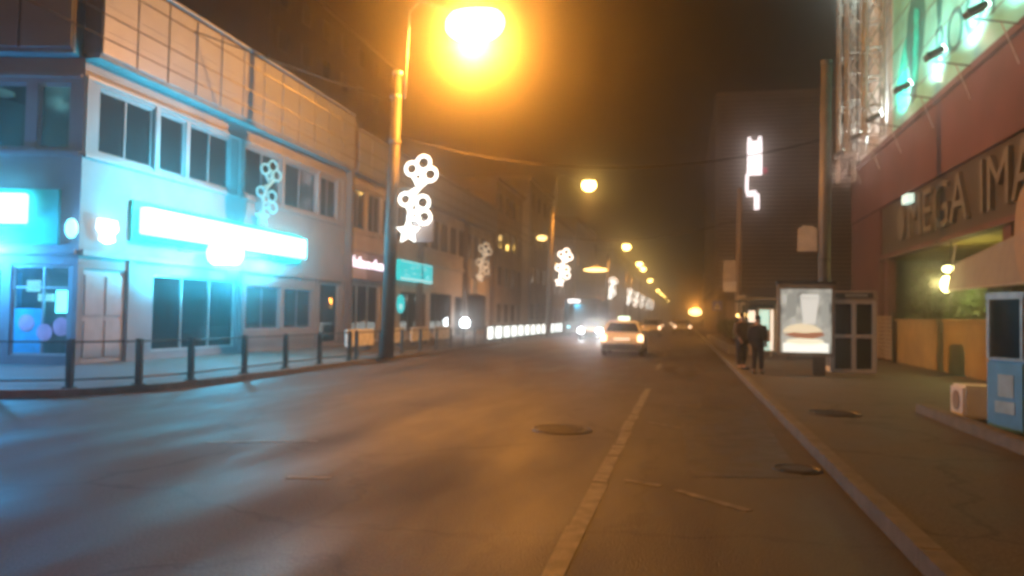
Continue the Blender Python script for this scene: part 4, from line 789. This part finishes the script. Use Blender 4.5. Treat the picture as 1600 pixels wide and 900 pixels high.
def cable(label, a, b, sag, r=.012):
    a, b = Vector(a), Vector(b); tag(MB().tube([a.lerp(b, k / 24) - Vector((0, 0, sag * 4 * (k / 24) * (1 - k / 24))) for k in range(25)], r, 5).build('overhead_cable', M['wire']), label, 'cable')
cable('lowest overhead wire running along the left kerb past the parapet', (-9.6, -20, 6.3), (-9.4, 98, 6.3), .2)
cable('middle overhead wire running along the left kerb past the parapet', (-9.6, -20, 6.75), (-9.4, 98, 6.75), .25)
cable('highest overhead wire running along the left kerb past the parapet', (-9.6, -20, 7.3), (-9.4, 98, 7.2), .2)
cable('wire from the top of the first lamp mast down left to the parapet', (-9.38, 23.8, 8.6), (-14.9, 20.5, 10.2), .05, .022)
cable('span wire crossing the road from the first lamp mast to the right mast', (-9.35, 23.8, 7.5), (4.2, 25, 7.2), 1.0, .02)
cable('second span wire crossing the road further down', (-9.35, 54.6, 7.4), (3.0, 45, 7.2), .7, .025)

# ------------------------------------------------------------------ vehicles
def wheel(parent, x, y, r, side):
    w_ = MB().tube([(x - .1, y, r), (x - .08, y, r), (x + .08, y, r), (x + .1, y, r)], [r * .92, r, r, r * .92], 20).build('wheel', M['rubber'], parent); MB().tube([(x + side * .1, y, r), (x + side * .115, y, r)], r * .62, 14).build('rim', M['rim'], w_)
def car(name, label, paint, front_lights=False, group=None, hatch=True, taxi=False, tail='E_tail'):
    """length along y, rear at y=0, front at y=L"""
    t = thing(name, label, 'car', (0, 0, 0), group); W = .86; Lc = 3.9
    side = [(0.05, .34), (.0, .55), (.02, .86), (.12, .96), (1.0, .99), (2.75, .97), (3.55, .84), (3.82, .68), (3.88, .45), (3.8, .26), (3.4, .22), (.4, .22)]
    b = MB(); b.prism(side, -W, W, Fr((0, 0), (0, 1), (1, 0))); b.build('body', M[paint], t, bevel=.07, seg=3, smooth=False)
    cab = MB(); n0 = [(.12, .95), (.42, 1.40), (.75, 1.46), (1.7, 1.47), (2.15, 1.38), (2.85, .955)]; fr = Fr((0, 0), (0, 1), (1, 0)); bb = len(cab.v)
    for sg in (-1, 1):
        for (u, z) in n0: cab.v.append(Vector((sg * (W - .05 - .22 * (z - .95) / .5), u, z)))
    n = len(n0); cab.f.append(tuple(range(n))); cab.f.append(tuple(range(n, 2 * n))[::-1])
    for i in range(n): j = (i + 1) % n; cab.f.append((i, n + i, n + j, j))
    cab.build('cabin', M[paint], t, bevel=.05, seg=2)
    wd = lambda z: W - .05 - .22 * (z - .95) / .5
    g = MB(); g.quadbox([(-wd(1.02) + .1, .14, 1.02), (wd(1.02) - .1, .14, 1.02), (wd(1.02) - .1, .16, 1.02), (-wd(1.02) + .1, .16, 1.02), (-wd(1.36) + .1, .365, 1.36), (wd(1.36) - .1, .365, 1.36), (wd(1.36) - .1, .40, 1.36), (-wd(1.36) + .1, .40, 1.36)]); g.build('rear_window', M['darkglass'], t)
    g = MB(); g.quadbox([(-wd(1.0) + .08, 2.78, 1.0), (wd(1.0) - .08, 2.78, 1.0), (wd(1.0) - .08, 2.84, 1.0), (-wd(1.0) + .08, 2.84, 1.0), (-wd(1.36) + .08, 2.16, 1.36), (wd(1.36) - .08, 2.16, 1.36), (wd(1.36) - .08, 2.23, 1.36), (-wd(1.36) + .08, 2.23, 1.36)]); g.build('windscreen', M['darkglass'], t)
    for sg in (-1, 1):
        g = MB()
        for (a, c, a2, c2) in ((.5, 1.35, .62, 1.35), (1.42, 2.55, 1.42, 2.08)):
            z0, z1 = 1.0, 1.38; g.quadbox([(sg * (wd(z0) - .01), a, z0), (sg * (wd(z0) + .012), a, z0), (sg * (wd(z0) + .012), c, z0), (sg * (wd(z0) - .01), c, z0), (sg * (wd(z1) - .01), a2, z1), (sg * (wd(z1) + .012), a2, z1), (sg * (wd(z1) + .012), c2, z1), (sg * (wd(z1) - .01), c2, z1)])
        g.build('side_window', M['darkglass'], t)
        for y in (.68, 3.12): wheel(t, sg * (W - .1), y, .31, sg)
        MB().box(sg * .74 - .11, sg * .74 + .11, -.035, .03, .62, .88).build('tail_light', M[tail] if sg > 0 or tail != 'E_tail' else M['E_tail'], t, bevel=.02)
        MB().ball((sg * .62, 3.86, .66), .15 if not front_lights else .2, .06, .1 if not front_lights else .17, 14, 8).build('headlight', M['E_head'] if front_lights else M['darkglass'], t, smooth=True)
        MB().box(sg * (W + .06) - .08, sg * (W + .06) + .08, 2.42, 2.5, .98, 1.1).build('mirror', M[paint], t, bevel=.02)
    MB().box(-.8, .8, -.07, .06, .28, .5).build('rear_bumper', M['trim'], t, bevel=.03); MB().box(-.26, .26, -.078, -.071, .56, .66).box(-.26, .26, -.05, -.0, .56, .66).build('number_plate', M['signwhite'], t)
    MB().box(-.8, .8, 3.84, 3.93, .24, .42).build('front_bumper', M['trim'], t, bevel=.02)
    if taxi:
        MB().box(-.24, .24, .95, 1.12, 1.48, 1.62).build('taxi_sign', M['E_taxi'], t, bevel=.03)
    return t
tx = car('taxi_car', 'white hatchback taxi with lit roof sign driving away', 'carwhite', taxi=True); tx.location = (-2.43, 31.4, 0)
pl = MB().box(-.32, .32, -.09, -.085, .68, .74).build('plate_lamp', M['E_panelw'], tx)
oc = car('oncoming_car', 'dark oncoming car with glaring white headlights left of the taxi', 'cardark', True); oc.location = (-6.0, 54.5, 0); oc.rotation_euler = (0, 0, math.pi)
for sg in (-1, 1):
    lamp('headlight_beam', (sg * .62, 4.02, .66), 200, (.85, .95, 1), oc, .08, 'SPOT', (sg * .62, 20, -.6), 70, .7)
dc = car('distant_car', 'nearest of the far cars driving away with glowing tail lights', 'carsilver', group='far cars driving away'); dc.location = (-2.7, 66, 0)
for x, y, lab in ((-.1, 78, 'far car in the right lane with glowing tail lights'), (-3.2, 95, 'third far car driving away towards the vanishing point'), (-1.0, 118, 'most distant car seen driving away')):
    o = copy_tree(dc); o.location = (x, y, 0); o['label'] = lab
BU = thing('city_bus', 'dark oncoming bus with a small lit destination sign behind the headlights', 'bus', (-8.0, 64, 0))
bx0, bx1, by0, by1 = -9.25, -6.75, 60.5, 71.5
MB().box(bx0, bx1, by0, by1, .3, 3.05).build('body', M['cardark'], BU, bevel=.12, seg=3); MB().box(bx0 + .12, bx1 - .12, by0 - .03, by0 + .02, 1.15, 2.55).build('windscreen', M['darkglass'], BU); MB().box(bx0 + .3, bx0 + 1.25, by0 - .06, by0 - .01, 2.66, 2.95).build('destination_sign', M['E_bus'], BU)
for x in (bx0 + .35, bx1 - .35): MB().ball((x, by0 - .02, .75), .13, .05, .11, 12, 8).build('headlight', M['E_soft'], BU, smooth=True)
MB().box(bx1, bx1 + .02, by0 + .8, by1 - .6, 1.3, 2.5).build('side_window', M['darkglass'], BU); MB().box(bx0 + .1, bx1 - .1, by0 - .06, by0 + .02, .35, .6).build('bumper', M['trim'], BU)
for y in (by0 + 1.8, by1 - 2.2):
    for x, s in ((bx0 + .15, -1), (bx1 - .15, 1)): wheel(BU, x, y, .48, s)

# ------------------------------------------------------------------ haze volume added round everything, standing in for lens glow
hz = MB().box(-150, 150, -60, 650, -1.0, 31).build('haze', D.materials.new('haze')); hz['kind'] = 'stuff'; hz['label'] = 'thin night haze hanging in the street'; hz['category'] = 'haze'
hm = hz.data.materials[0]; hm.use_nodes = True; n = hm.node_tree.nodes; n.remove(n['Principled BSDF'])
pv = n.new('ShaderNodeVolumePrincipled'); pv.inputs['Color'].default_value = (.95, .95, .95, 1); pv.inputs['Density'].default_value = HAZE_DENSITY; pv.inputs['Anisotropy'].default_value = HAZE_G
hm.node_tree.links.new(pv.outputs[0], n['Material Output'].inputs['Volume'])
